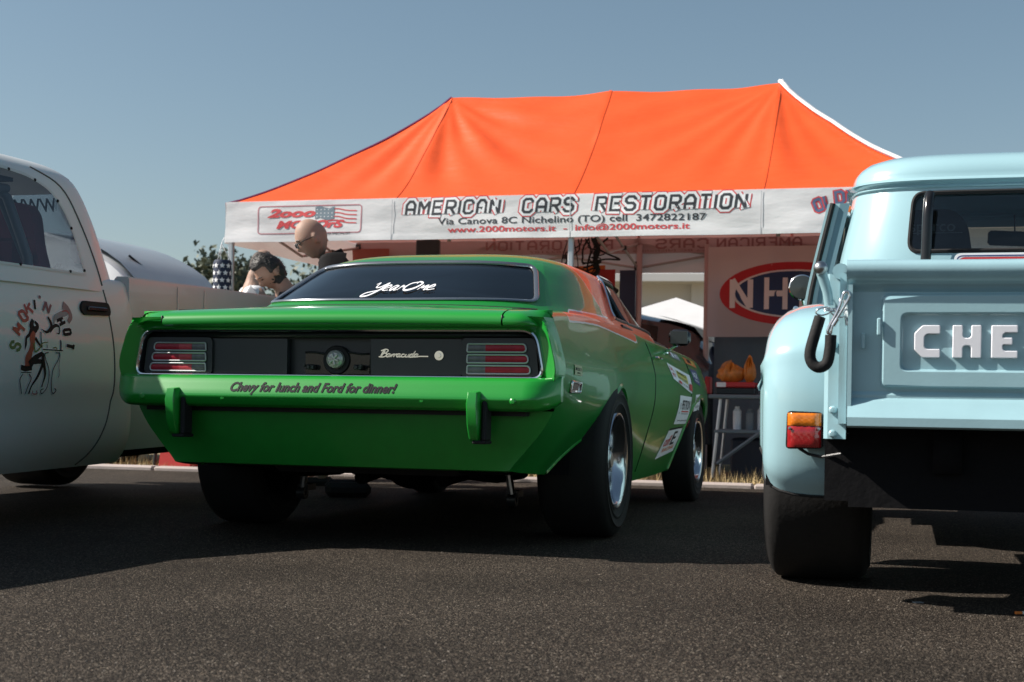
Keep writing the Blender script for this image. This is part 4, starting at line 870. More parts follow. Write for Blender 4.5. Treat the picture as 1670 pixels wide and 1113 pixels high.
def import_holes(mb, ol, holes, f0, f1):
    from mathutils.geometry import tessellate_polygon
    loops = [[Vector((a, b, 0)) for a, b in ol]] + [[Vector((a, b, 0)) for a, b in h[::-1]] for h in holes]; flat_ = [v for l_ in loops for v in l_]; tr = tessellate_polygon(loops)
    mb.add([f0(v.x, v.y) for v in flat_], [tuple(t) for t in tr]); mb.add([f1(v.x, v.y) for v in flat_], [tuple(t)[::-1] for t in tr])
    for l_ in loops: mb.grid([[f0(v.x, v.y) for v in l_], [f1(v.x, v.y) for v in l_]], cv=True)
M['seat_dark'] = pmat('seat_dark', (.022, .026, .034), .75, bump=.2, bs=200)
for u in (-.37, .44):
    bs_ = bucket((u, 2.44, .72), TR, M['seat_dark'], h=.78, w_=.46)
    v_, f_ = text2d('sparco', .075); R3 = Matrix.Rotation(R(-10), 3, 'X')
    mb = MB(); mb.add([tuple(R3 @ Vector((a * 1.0, -.004, b + .735)) + Vector((u, 2.44, .72))) for a, b in v_], f_); mb.box(tuple(R3 @ Vector((0, -.004, .705)) + Vector((u, 2.44, .72))), (.26, .001, .003), R3); mb.build('seat_lettering', M['grey_ink'], bs_, smooth=False)
mb = MB(); mb.box((.02, 3.05, 1.44), (.25, .03, .072), Matrix.Rotation(R(3), 3, 'Y'), bev=.012); mb.tube([(.02, 3.06, 1.47), (.02, 3.10, 1.56)], .004, 6); mb.build('inside_mirror', M['black_satin'], TR, ang=50)
mb = MB(); mb.lathe([(.18, 0), (.19, .012), (.18, .024), (.17, .012)], (-.36, 3.1, 1.12), 'y', 28, closed=True); mb.build('steering_wheel', M['black_satin'], TR, ang=80)
mb = MB(); mb.grid([[sup(z, 'r', p)[:1] + (sup(z, 'r', p)[1] + .05,) + (z,) for p in np.linspace(-.85, .85, 9)] for z in (.6, .9, 1.2, 1.27)]); mb.build('cab_back_trim', M['seat_dark'], TR)
mb = MB(); mb.tube([(-.405, 2.07, .62), (-.405, 2.07, 1.22), (-.400, 2.075, 1.42), (-.395, 2.085, 1.50), (-.390, 2.115, 1.525)], .022, 14); mb.build('grab_bar', M['black_gloss'], TR, ang=60)
# striped board lying against the cab
bd = MB(); bd.use(pmat('board_white', (.8, .8, .82), .4)); bo = rpoly([(-.29, .72), (.55, .72), (.55, 1.268), (-.29, 1.268)], .03, 5); bd.prism(bo, lambda a, b: (a, 2.03 + (b - .7) * .05, b), lambda a, b: (a, 2.04 + (b - .7) * .05, b))
for w_, off_, mt in ((.006, .012, M['blue_ink']), (.008, .022, M['red_ink'])):
    bd.use(mt); ring = rpoly([(-.29 + off_, .72 + off_), (.55 - off_, .72 + off_), (.55 - off_, 1.268 - off_), (-.29 + off_, 1.268 - off_)], .025, 5); v_, f_ = ribbon(ring, w_, True); bd.add([(a, 2.0275 + (b - .7) * .05, b) for a, b in v_], f_)
tag(bd.build('sign_board', None, None, smooth=False), 'white board with red and blue border lines leaning on the cab in the truck bed', 'board')
o = bpy.data.objects['sign_board']; o.location = TR.location; o.rotation_euler = TR.rotation_euler
# front end (beyond the cab)
HV = [3.5, 3.9, 4.5, 4.85, 4.95]
mb = MB(); mb.grid([[(u * (.50 - .04 * (v - 3.5)), v, z) for u, z in ((-1, .75), (-1, 1.0), (-.9, 1.12), (-.6, 1.17), (0, 1.19), (.6, 1.17), (.9, 1.12), (1, 1.0), (1, .75))] for v in HV]); mb.build('hood', M['blue'], TR, ang=60)
for s in (-1, 1):
    mb = MB(); mb.grid([[(s * u, v, z * (1 if v < 4.7 else .97)) for u, z in ((.45, .95), (.55, 1.02), (.75, 1.02), (.88, .95), (.92, .80), (.92, .66 if 3.95 < v < 4.65 else .42))] for v in (3.45, 3.6, 3.9, 3.96, 4.3, 4.64, 4.7, 4.9, 5.0)]); mb.build('front_fender', M['blue'], TR, ang=60)
    wheel('wheel', TR, (s * .78, 4.3, .34), .34, .2, .20, s, M['rim'], 5, .03)
    wheel('wheel', TR, (s * .765, .98, .36), .36, .33, .205, s, M['rim'], 5, .08)
mb = MB(); mb.box((0, 4.96, .75), (1.3, .06, .35), bev=.02); mb.build('grille', M['black_satin'], TR); mb = MB(); mb.box((0, 5.08, .5), (1.8, .06, .14), bev=.02); mb.build('front_bumper', M['chrome'], TR)
mb = MB(); mb.box((-.36, 2.4, .48), (.08, 4.6, .12)); mb.box((.36, 2.4, .48), (.08, 4.6, .12)); mb.build('frame_rail', M['underbody'], TR)
mb = MB(); mb.box((0, .16, .43), (1.28, .05, .235)); mb.box((-.66, .22, .43), (.10, .16, .20)); mb.box((.66, .22, .43), (.10, .16, .20)); mb.build('roll_pan', M['underbody'], TR)
mb = MB(); mb.tube([(-.7, .98, .36), (.7, .98, .36)], .045, 10); mb.lathe([(0, -.15), (.1, -.1), (.15, 0), (.1, .12), (0, .16)], (.05, .98, .36), 'y', 18); mb.build('rear_axle', M['underbody'], TR)
mb = MB(); mb.box((.14, .25, .335), (.09, .2, .10), bev=.01); mb.tube([(.14, .2, .31), (.14, .2, .22)], .008, 6); mb.build('tow_hook', M['underbody'], TR)
for s in (-1, 1):
    mb = MB(); mb.tube([(s * .38, .3, .38), (s * .38, .98, .29), (s * .38, 1.6, .38)], .03, 6, flat_=.5); mb.build('leaf_spring', M['underbody'], TR)
    mb = MB(); mb.box((s * .74, 2.9, .46), (.22, 1.2, .04), bev=.01); mb.build('running_board', M['blue'], TR)

# ------------------------------------------------------------------ white pickup on the left, nose towards the camera side
M['ram_white'] = pmat('ram_white', (.58, .61, .61), .5, coat=.22, var=.05, vs=1.5)
RM = thing('pickup_truck', 'white drag pickup at the left edge with a cartoon girl decal on its door', 'pickup', (-2.05 - .966, 7.03 + .2656, 0), R(-15.4))
RM.rotation_euler = (R(1.2), 0, R(-15.4))
RM.location = (-3.014, 7.296, -.02)
rzl = [.28, .34, .42, .52, .60, .64, .72, .9, 1.08, 1.17, 1.22]
rul = [.90, .945, .975, .985, .985, .995, 1.0, 1.0, .985, .965, .95]
def ram_u(v, z):
    u = p1(rzl, rul, z) - .05 * max(0, (v - .28) / .16)**2.6; return u * (1 if v > -2.2 else 1 - .12 * ((-2.2 - v) / 1.2)**2)
def ram_zb(v):
    d = abs(v + 2.05)
    if d < .47: return max(.28, .30 + math.sqrt(max(0, .47**2 - d * d)) * 1.05)
    return .28
mb = MB(); rows = []
for v in sorted(set([round(float(x), 4) for x in np.concatenate([np.linspace(-3.35, -2.6, 10), np.linspace(-2.6, -1.5, 40), np.linspace(-1.5, .44, 30)])])):
    zt = 1.22 if v > -1.7 else 1.17 - .03 * (-1.7 - v)
    zb = ram_zb(v); sd_ = [(ram_u(v, z), v, z) for z in np.linspace(zb, zt - .03, 18)]; us = sd_[-1][0]
    half = sd_ + [(us - .01, v, zt - .012), (us - .03, v, zt)] + [((us - .03) * k, v, zt + (.05 if v < -1.7 else 0.0) * (1 - k * k)) for k in (.8, .6, .4, .2, 0)]
    rows.append(half + [(-p[0], p[1], p[2]) for p in half[-2::-1]])
mb.grid(rows)
for e in (0, -1): mb.add(rows[e], [tuple(range(len(rows[e])))])
mb.build('body', M['ram_white'], RM, ang=45)
# cab upper
QZ = [1.15, 1.22, 1.32, 1.45, 1.56, 1.64, 1.71, 1.76, 1.795, 1.815, 1.828]
QR = [[-2.0, .445, .985], [-1.92, .44, .965], [-1.80, .43, .93], [-1.62, .41, .885], [-1.48, .375, .85], [-1.38, .345, .82], [-1.28, .315, .78], [-1.18, .27, .72], [-1.05, .20, .63], [-.9, .05, .48], [-.75, -.3, .2]]
_qg = pchip(QZ, QR, np.linspace(1.15, 1.828, 300)); QN = 7.0
def qh(z): t = (min(max(z, 1.15), 1.828) - 1.15) / .678 * 299; i = min(int(t), 298); return _qg[i] + (_qg[i + 1] - _qg[i]) * (t - i)
def Qs(b, z, s=1): vf, vr, w_ = qh(z); return (s * w_ * (1 - min(1, abs(b)**QN))**(1 / QN), (vf + vr) / 2 + b * (vr - vf) / 2, z)
def Qe(a, z, k): vf, vr, w_ = qh(z); return (a * w_, (vf + vr) / 2 + k * (vr - vf) / 2 * (1 - min(1, abs(a)**QN))**(1 / QN), z)
def bq(v, z): vf, vr, _ = qh(z); return (v - (vf + vr) / 2) / ((vr - vf) / 2)
AQ = .93; BQ = (1 - AQ**QN)**(1 / QN); pq = math.asin(AQ**(QN / 2)); Q0, Q1 = 1.15, 1.725
wq = rpoly([(bq(v, z), z) for v, z in [(-1.52, 1.235), (-.035, 1.225), (-.03, 1.38), (-.055, 1.53), (-.13, 1.63), (-.27, 1.682), (-.5, 1.70), (-.95, 1.70), (-1.15, 1.62)]], [.02, .015, .1, .1, .1, .08, .1, .05, .1], 5, .05)
rq = rpoly([(-.8, 1.27), (.8, 1.27), (.78, 1.675), (-.78, 1.675)], .05, 6, .08)
mb = MB()
for s in (-1, 1):
    frame_patch(mb, lambda p, z, s=s: Qs(p, z, s), (-BQ, BQ, Q0, Q1), wq, 8)
    for k in (-1, 1):
        mb.grid([[(s * w_ * math.sin(ph)**(2 / QN), (vf + vr) / 2 + k * (vr - vf) / 2 * math.cos(ph)**(2 / QN), z) for ph in np.linspace(pq, math.acos(BQ**(QN / 2)), 20)] for z in np.linspace(Q0, Q1, 24) for vf, vr, w_ in [qh(z)]])
for k in (-1, 1): frame_patch(mb, lambda p, z, k=k: Qe(p, z, k), (-AQ, AQ, Q0, Q1), rq, 6)
ph2 = np.linspace(0, 2 * math.pi, 4001)
def qring(ph, z): vf, vr, w_ = qh(z); e = 2 / QN; s_, c_ = math.sin(ph), math.cos(ph); return (w_ * math.copysign(abs(s_)**e, s_), (vf + vr) / 2 + (vr - vf) / 2 * math.copysign(abs(c_)**e, c_), z)
PP = np.array([qring(p, 1.7)[:2] for p in ph2]); dd = np.concatenate([[0], np.cumsum(np.linalg.norm(np.diff(PP, axis=0), axis=1))]); QE = np.interp(np.linspace(0, dd[-1], 121)[:-1], dd, ph2)
mb.grid([[qring(p, z) for p in QE] for z in list(np.linspace(Q1, 1.81, 14)) + [1.818, 1.824, 1.828]], cv=True); tp = [qring(p, 1.828) for p in QE]; mb.add(tp, [tuple(range(len(tp)))])
mb.build('cab', M['ram_white'], RM, ang=40, merge=.0008)
qc = (0, -.8, 1.3)
for s in (-1, 1):
    Sq = lambda p, z, s=s: Qs(p, z, s)
    mb = MB(); pane(mb, off(Sq, .002, qc), wq); gl = mb.build('side_window', glassmat('ram_glass', (.78, .80, .82)), RM)
    mb = MB(); wi = [(p[0] * .985, 1.43 + (p[1] - 1.43) * .965) for p in wq]; wo = [(c_[0] + (p[0] - c_[0]) * 1.0, p[1]) for p in wq for c_ in [(0, 0)]]
    mb.grid([[off(Sq, .0035, qc)(*p) for p in wi_] for wi_ in ([(p[0] * 1.012, 1.43 + (p[1] - 1.43) * 1.03) for p in wq], wi)], cv=True); mb.build('window_border', pmat('border_white', (.5, .52, .5), .3), gl)
    for k in range(0, len(wi), 7):
        c_ = off(Sq, .006, qc)(*[(a + b) / 2 for a, b in zip(wi[k], wq[k])]); m_ = MB(); m_.lathe([(0, .003), (.007, .001), (.008, -.004)], c_, 'x', 8); m_.build('rivet', M['black_ink'], gl)
mb = MB()
for k in (-1, 1): pane(mb, off(lambda p, z, k=k: Qe(p, z, k), .002, qc), rq)
mb.build('cab_window', M['smoke_glass'], RM)
# web address and lettering on the far side window, read through the cab
mb = MB(); wf = rpoly([(bq(v, z), z) for v, z in [(-1.35, 1.40), (-.30, 1.42), (-.38, 1.56), (-.55, 1.60), (-1.15, 1.60)]], .03, 4)
SQ2 = off(lambda p, z: Qs(p, z, -1), -.02, qc)
QB = off(lambda p, z: Qe(p, z, 1), -.012, qc); put_text(mb, lambda x, y: QB((.18 - x) / qh(1.62 + y)[2], 1.62 + y), 'WWW.RACEWW', .095, bold=.02); put_text(mb, lambda x, y: QB((.22 - x) / qh(1.53 + y)[2], 1.53 + y), 'R.A.B.', .085, bold=.02)
mb.build('window_lettering', M['black_ink'], RM, smooth=False)
# door lines, handle, gas of trims
mb = MB(); dl = crom([(-.20, 1.735), (-.02, 1.66), (.06, 1.50), (.10, 1.34), (.11, 1.18)], 5)
top_ = [off(lambda p, z: Qs(p, z, 1), .002, qc)(bq(v, z), z) for v, z in dl if z > 1.16]
mb.tube(top_, .004, 5); lo_ = crom([(.11, 1.16), (.135, 1.0), (.165, .85), (.17, .72), (.155, .60), (.11, .48), (.03, .36), (-.04, .29)], 6)
mb.tube([(ram_u(v, z) + .001, v, z) for v, z in lo_], .004, 5); mb.build('door_gap', pmat('gap_grey', (.06, .065, .065), .6), RM)
mb = MB(); hd = rpoly([(-.105, 1.025), (.125, 1.03), (.135, 1.055), (.12, 1.095), (-.105, 1.095), (-.13, 1.07), (-.13, 1.045)], .02, 4)
mb.prism(hd, lambda v, z: (ram_u(v, z) + .012, v, z), lambda v, z: (ram_u(v, z) - .02, v, z)); hdl = mb.build('door_handle', M['black_rubber'], RM, ang=50)
mb = MB(); mb.box((ram_u(0, 1.06) + .020, .0, 1.058), (.012, .17, .022), bev=.005); mb.build('handle_grip', M['black_gloss'], hdl)
# bed
mb = MB()
def bedsec(v):
    zt = 1.24; return [(.90, v, .34 if not 1.75 < v < 2.65 else max(.34, .33 + 1.02 * math.sqrt(max(0, .45**2 - (v - 2.2)**2)))), (.955, v, max(.55, .34 + 1.02 * math.sqrt(max(0, .45**2 - (v - 2.2)**2))) if 1.75 < v < 2.65 else .55)] + [(.968, v, .84), (.975, v, .95), (.970, v, 1.12), (.972, v, 1.225), (.965, v, 1.243), (.90, v, 1.245), (.885, v, 1.23), (.885, v, .80)]
vb = list(np.linspace(.355, 1.7, 8)) + list(np.linspace(1.76, 2.64, 14)) + [2.7, 2.85]
for s in (-1, 1): 
    mb = MB(); mb.grid([[(s * p[0], p[1], p[2]) for p in bedsec(v)] for v in vb]); mb.add([(s * p[0], p[1], p[2]) for p in bedsec(vb[0])], [tuple(range(10))]); mb.build('bed_side', pmat('bed_grey', (.46, .49, .51), .45, coat=.3, var=.08), RM, ang=40)
    for v in (.86, 1.17):
        mb = MB(); mb.tube([(s * .978, v, z) for z in (.82, .95)] + [(s * .975, v, 1.12), (s * .977, v, 1.22)], .004, 5); mb.build('bed_crease', pmat('crease', (.6, .6, .6), .3), RM)
mb = MB(); mb.box((0, 1.66, .78), (1.75, 2.38, .04)); mb.box((0, .50, 1.0), (1.75, .03, .45)); mb.box((0, 2.85, 1.0), (1.88, .04, .48)); mb.build('bed_floor', M['ram_white'], RM)
mb = MB(); mb.box((0, -.5, .36), (1.7, 5.4, .12)); mb.box((0, 1.6, .5), (.9, 2.4, .2)); mb.build('frame_rail', M['underbody'], RM)
for s in (-1, 1):
    wheel('wheel', RM, (s * .82, -2.05, .36), .36, .24, .20, s, M['rim'], 5, .04)
    wheel('wheel', RM, (s * .76, 2.2, .36), .375, .40, .20, s, M['rim'], 5, .08)
    mb = MB(); mb.box((s * .70, -3.42, .85), (.36, .1, .24), bev=.04); mb.build('headlight', M['clear_glass'], RM)
mb = MB(); mb.box((0, -3.40, .85), (1.0, .1, .42), bev=.04); mb.build('grille', M['black_satin'], RM); mb = MB(); mb.box((0, -3.46, .48), (1.8, .16, .22), bev=.05); mb.build('front_bumper', M['ram_white'], RM)
M['seat_maroon'] = pmat('seat_maroon', (.24, .03, .07), .8, bump=.2, bs=200)
mb = MB()
bucket((0, 0, 0), RM, M['seat_maroon'], h=.70, w_=.56, tilt=0)
o = bpy.data.objects['bucket_seat.002'] if 'bucket_seat.002' in bpy.data.objects else None
bpy.data.meshes[o.data.name].transform(Matrix.Translation((.45, .12, .86)) @ Matrix.Rotation(R(180), 4, 'Z')) if o else None
mb = MB(); mb.tube([(.80, -.20, .8), (.76, -.22, 1.3), (.70, -.3, 1.58), (.6, -.34, 1.66), (-.6, -.34, 1.66), (-.70, -.3, 1.58), (-.76, -.22, 1.3), (-.80, -.2, .8)], .024, 8); mb.tube([(.66, -.32, 1.62), (.62, .05, 1.2)], .022, 8); mb.tube([(.70, -.3, 1.62), (.68, -1.1, 1.60), (.78, -1.6, 1.2)], .022, 8); mb.build('roll_cage', pmat('cage_grey', (.09, .10, .12), .4), RM, ang=60)
mb = MB(); mb.box((0, -.8, 1.668), (1.4, 1.1, .02)); mb.box((0, -1.5, 1.12), (1.6, .5, .15), bev=.05); mb.build('headliner', M['seat_dark'], RM)
# door decal
def dm(e): return lambda x, y: (ram_u(-.40 + x, .85 + y) + e, -.40 + x, .85 + y)
dec = MB()
WI, KI, RI, GI = M['white_ink'], M['black_ink'], pmat('decal_red', (.25, .02, .03), .4), pmat('decal_green', (.03, .12, .04), .4)
SX = 1       # metres per zoomed pixel (the flank recedes, so x stretches)
def Z(x, y): return ((x - 330) * .00093 - .05, (520 - y) * .00056 + .012)
lay = [0]
def stroke(pts, wd, mat, sm=True, outline=True):
    P = crom(pts, 5) if sm else pts
    if outline:
        v_, f_ = ribbon([Z(*p) for p in P], [(w_ + 9) * .00068 for w_ in (wd if hasattr(wd, '__len__') else [wd] * len(P))] if not hasattr(wd, '__len__') else [(w_ + 9) * .00068 for w_ in np.interp(np.linspace(0, 1, len(P)), np.linspace(0, 1, len(wd)), wd)]); dec.use(WI); dec.add([dm(.0012)(*p) for p in v_], f_)
    ww = [w_ * .00068 for w_ in (np.interp(np.linspace(0, 1, len(P)), np.linspace(0, 1, len(wd)), wd) if hasattr(wd, '__len__') else [wd] * len(P))]
    v_, f_ = ribbon([Z(*p) for p in P], ww); lay[0] += 1; dec.use(mat); dec.add([dm(.002 + (lay[0] % 7) * .0003)(*p) for p in v_], f_)
letters = [('S', 100, 520, 72), ('M', 128, 385, 55), ('O', 170, 275, 40), ('K', 222, 210, 24), ('I', 275, 175, 8), ("'", 318, 140, -2), ('N', 378, 190, -14), ('H', 492, 298, -52), ('O', 540, 385, -72), ('T', 565, 505, -92)]
for i, (chh, cx_, cy_, rot_) in enumerate(letters):
    a_ = R(rot_ - 8); hh_ = 78 if i < 7 else 62
    for st in BLK[chh]:
        wdx = max([p[0] for q in BLK[chh] for p in q])
        pts = [((p[0] - wdx / 2) / 6 * hh_ * .95, (p[1] - 3) / 6 * hh_) for p in st]; pts = [(cx_ + x * math.cos(a_) - y * math.sin(a_), cy_ - (x * math.sin(a_) + y * math.cos(a_))) for x, y in pts]
        stroke(pts, 23, RI if i in (1, 2, 3) else (pmat('decal_plum', (.09, .03, .05), .4) if i in (5, 6) else (GI if i == 0 else KI)), sm=False)
stroke([(250, 300), (235, 345), (250, 385), (275, 370), (285, 345), (262, 315)], [30, 52, 56, 40, 30, 20], KI)      # head
stroke([(240, 350), (215, 420), (190, 450), (185, 500), (178, 545)], [34, 26, 22, 26, 5], KI)                     # hair
stroke([(255, 400), (238, 450), (240, 500), (225, 560), (205, 620), (205, 680)], [34, 62, 52, 46, 70, 74], RI)       # torso
stroke([(262, 450), (290, 490), (318, 520), (312, 470), (310, 395)], [24, 18, 12, 9, 7], KI)                      # arm with cigarette
stroke([(250, 490), (262, 560), (300, 530), (322, 490), (370, 478)], [18, 14, 12, 10, 6], GI)
stroke([(215, 670), (260, 615), (325, 570)], [56, 44, 26], KI); stroke([(325, 570), (330, 640), (345, 740), (325, 820), (318, 850)], [30, 34, 24, 10, 16], KI)
stroke([(240, 650), (300, 640), (335, 650)], [30, 34, 26], KI); stroke([(330, 655), (285, 760), (235, 840), (215, 905)], [30, 24, 14, 16], KI)
stroke([(145, 690), (180, 700), (235, 695)], [36, 38, 30], KI); stroke([(145, 732), (230, 732)], 6, KI, sm=False)
stroke([(160, 745), (135, 790), (145, 850), (155, 905)], 8, KI); stroke([(210, 745), (228, 780), (205, 840), (185, 905)], 8, KI)
stroke([(325, 540), (500, 545)], 8, KI, sm=False); stroke([(365, 530), (362, 500)], 6, KI, sm=False); stroke([(415, 525), (440, 520), (450, 535)], 10, GI); stroke([(483, 540), (483, 480), (480, 455)], [14, 16, 6], KI)
stroke([(375, 565), (345, 575), (350, 620), (380, 720), (365, 850), (325, 905), (312, 880), (335, 865)], 8, KI); stroke([(440, 565), (470, 570), (460, 620), (410, 720), (402, 850), (420, 905), (445, 880), (430, 862)], 8, KI)
stroke([(470, 560), (475, 600), (465, 660), (470, 740), (455, 775)], 4, KI)
stroke([(318, 375), (360, 395), (400, 350), (392, 300), (375, 270)], [4, 20, 30, 22, 16], KI); stroke([(390, 390), (430, 340), (470, 345), (470, 400), (448, 400)], [20, 28, 16, 12, 6], KI)
stroke([(420, 330), (440, 270), (490, 240), (540, 220), (530, 170)], [18, 36, 40, 50, 62], M['grey_ink']); stroke([(520, 150), (560, 190), (580, 250), (555, 300)], [50, 44, 46, 36], pmat('smoke_grey', (.16, .13, .14), .4)); stroke([(505, 215), (545, 205), (570, 225)], [6, 12, 8], RI)
stroke([(245, 880), (250, 905), (285, 905), (275, 880)], 7, RI)
dec.build('door_decal', None, RM, smooth=False)
# ------------------------------------------------------------------ ground
def asphalt():
    m = bpy.data.materials.new('asphalt'); m.use_nodes = True; n, l = nodes(m); b = n['Principled BSDF']; tc = n.new('ShaderNodeTexCoord')
    vo = n.new('ShaderNodeTexVoronoi'); vo.inputs['Scale'].default_value = 215; l.new(tc.outputs['Object'], vo.inputs['Vector'])
    wn = n.new('ShaderNodeTexWhiteNoise'); l.new(vo.outputs['Color'], wn.inputs['Vector'])
    cr = n.new('ShaderNodeValToRGB'); l.new(wn.outputs['Value'], cr.inputs[0]); e = cr.color_ramp; e.interpolation = 'CONSTANT'
    cols = [(0, (.012, .0095, .0075)), (.3, (.020, .0163, .0135)), (.55, (.042, .034, .0275)), (.75, (.074, .060, .048)), (.90, (.115, .092, .070)), (.97, (.20, .17, .135))]
    e.elements[0].color = lin(cols[0][1]); e.elements[1].position = cols[-1][0]; e.elements[1].color = lin(cols[-1][1])
    for p, c in cols[1:-1]: q = e.elements.new(p); q.color = lin(c)
    nz = n.new('ShaderNodeTexNoise'); nz.inputs['Scale'].default_value = .9; nz.inputs['Detail'].default_value = 8; l.new(tc.outputs['Object'], nz.inputs[0])
    mr = n.new('ShaderNodeMapRange'); mr.inputs[1].default_value = .3; mr.inputs[2].default_value = .7; mr.inputs[3].default_value = .66; mr.inputs[4].default_value = 1.3; l.new(nz.outputs[0], mr.inputs[0])
    mx = n.new('ShaderNodeMix'); mx.data_type = 'RGBA'; mx.blend_type = 'MULTIPLY'; mx.inputs[0].default_value = 1; l.new(cr.outputs[0], mx.inputs[6]); l.new(mr.outputs[0], mx.inputs[7])
    l.new(mx.outputs[2], b.inputs['Base Color']); b.inputs['Roughness'].default_value = .78; b.inputs['Specular IOR Level'].default_value = .12
    v2 = n.new('ShaderNodeTexVoronoi'); v2.inputs['Scale'].default_value = 215; l.new(tc.outputs['Object'], v2.inputs['Vector'])
    inv = n.new('ShaderNodeMath'); inv.operation = 'SUBTRACT'; inv.inputs[0].default_value = 1; l.new(v2.outputs['Distance'], inv.inputs[1])
    n3 = n.new('ShaderNodeTexNoise'); n3.inputs['Scale'].default_value = 38; n3.inputs['Detail'].default_value = 6; l.new(tc.outputs['Object'], n3.inputs[0])
    am = n.new('ShaderNodeMath'); am.operation = 'MULTIPLY_ADD'; am.inputs[1].default_value = 1.2; l.new(n3.outputs[0], am.inputs[0]); l.new(inv.outputs[0], am.inputs[2])
    bp = n.new('ShaderNodeBump'); bp.inputs['Strength'].default_value = .9; bp.inputs['Distance'].default_value = .006; l.new(am.outputs[0], bp.inputs['Height']); l.new(bp.outputs[0], b.inputs['Normal'])
    return m
def quadsheet(name, x0, x1, y0, y1, z, mat, rot=0, org=(0, 0), kind='structure', nx=1, ny=1):
    mb = MB(); c_, s_ = math.cos(rot), math.sin(rot)
    mb.grid([[(org[0] + x * c_ - y * s_, org[1] + x * s_ + y * c_, z) for x in np.linspace(x0, x1, nx + 1)] for y in np.linspace(y0, y1, ny + 1)])
    return struct(mb.build(name, mat, smooth=False), kind)
TRT = R(-15.4); TO = (-2.45, 12.10)                         # tent frame: x along its front, y into it
def T2(x, y): return (TO[0] + x * math.cos(TRT) - y * math.sin(TRT), TO[1] + x * math.sin(TRT) + y * math.cos(TRT))
quadsheet('ground', -1500, 1500, -600, 2400, -.10, pmat('dry_earth', (.16, .125, .08), .95, var=.3, vs=.3, bump=.4, bs=3))
quadsheet('asphalt_lot', -60, 60, -40, -.30, 0, asphalt(), TRT, TO)
quadsheet('field', -300, 300, -.15, 700, -.02, pmat('dry_grass_ground', (.20, .155, .085), .95, var=.35, vs=2, bump=.5, bs=20), TRT, TO)
kc = pmat('kerb_concrete', (.36, .31, .29), .8, var=.18, vs=6, bump=.25, bs=60)
kerb = struct(bpy.data.objects.new('kerb', None)); col.objects.link(kerb); kerb.location = (*TO, 0); kerb.rotation_euler = (0, 0, TRT)
mb = MB(); mb.box((0, 0, 0), (.992, .14, .16), bev=.014); st0 = mb.build('kerb_stone', kc, kerb); st0.location = (-16, -.22, -.045)
for i in range(1, 34):
    s_ = st0.copy(); col.objects.link(s_); s_.parent = kerb; s_.location = (-16 + i, -.22 + random.uniform(-.006, .006), -.045 + random.uniform(-.004, .004))
# dry grass beyond the kerb
mb = MB(); vs, fs = [], []
for i in range(15000):
    x = random.uniform(-7, 11); y = -.12 + abs(random.gauss(0, 1)) * 1.3
    if mnoise.noise(Vector((x * 1.4, y * 1.4, 0))) < -.15 and random.random() < .7: continue
    px, py = T2(x, y); h = random.uniform(.03, .11) * (1.2 + mnoise.noise(Vector((x * 3, y * 3, 5)))); a = random.uniform(0, 6.28); lx, ly = random.uniform(-.05, .05), random.uniform(-.05, .05); wv = .004
    o = len(vs); vs += [(px - wv * math.cos(a), py - wv * math.sin(a), -.02), (px + wv * math.cos(a), py + wv * math.sin(a), -.02), (px + lx, py + ly, -.02 + h)]; fs.append((o, o + 1, o + 2))
mb.add(vs, fs); tag(struct(mb.build('dry_grass', pmat('straw', (.42, .32, .16), .8, var=.4, vs=6), smooth=False), 'stuff'), 'short dry straw coloured grass behind the kerb', 'grass')
# loose chips on the asphalt
mb = MB(); mb.use(pmat('chip', (.14, .12, .10), .8, var=.5, vs=30))
for i in range(2600):
    yv = 1.6 + abs(random.gauss(0, 1)) * 2.2; x = random.uniform(-.5, .5) * yv * .9; r_ = random.uniform(.0012, .0042)
    vs = [(x + r_ * math.cos(k * 2.1 + i), yv + r_ * math.sin(k * 2.1 + i), .0003) for k in range(3)] + [(x, yv, r_ * random.uniform(.5, 1.1))]
    mb.add(vs, [(0, 1, 3), (1, 2, 3), (2, 0, 3)])
tag(struct(mb.build('gravel_chips', None, smooth=False), 'stuff'), 'tiny loose stone chips on the asphalt', 'gravel')
def litter(name, label, cat, x, y, rz, parts):
    mb = MB()
    for c, sz, mat in parts: mb.use(mat); mb.box(c, sz, bev=.001)
    o = mb.build(name, None, smooth=False); o.location = (x, y, 0); o.rotation_euler = (0, 0, rz); tag(o, label, cat)
litter('cigarette_butt', 'orange tipped cigarette butt by the right edge of the asphalt', 'cigarette butt', 1.52, 4.24, .1, [((0, 0, .004), (.022, .008, .008), M['orange_ink']), ((.02, 0, .004), (.018, .008, .008), M['white_ink'])])
litter('paper_scrap', 'small grey blue paper scrap in the shadow of the blue pickup', 'litter', 1.28, 4.45, .3, [((0, 0, .002), (.03, .02, .003), M['grey_ink'])])

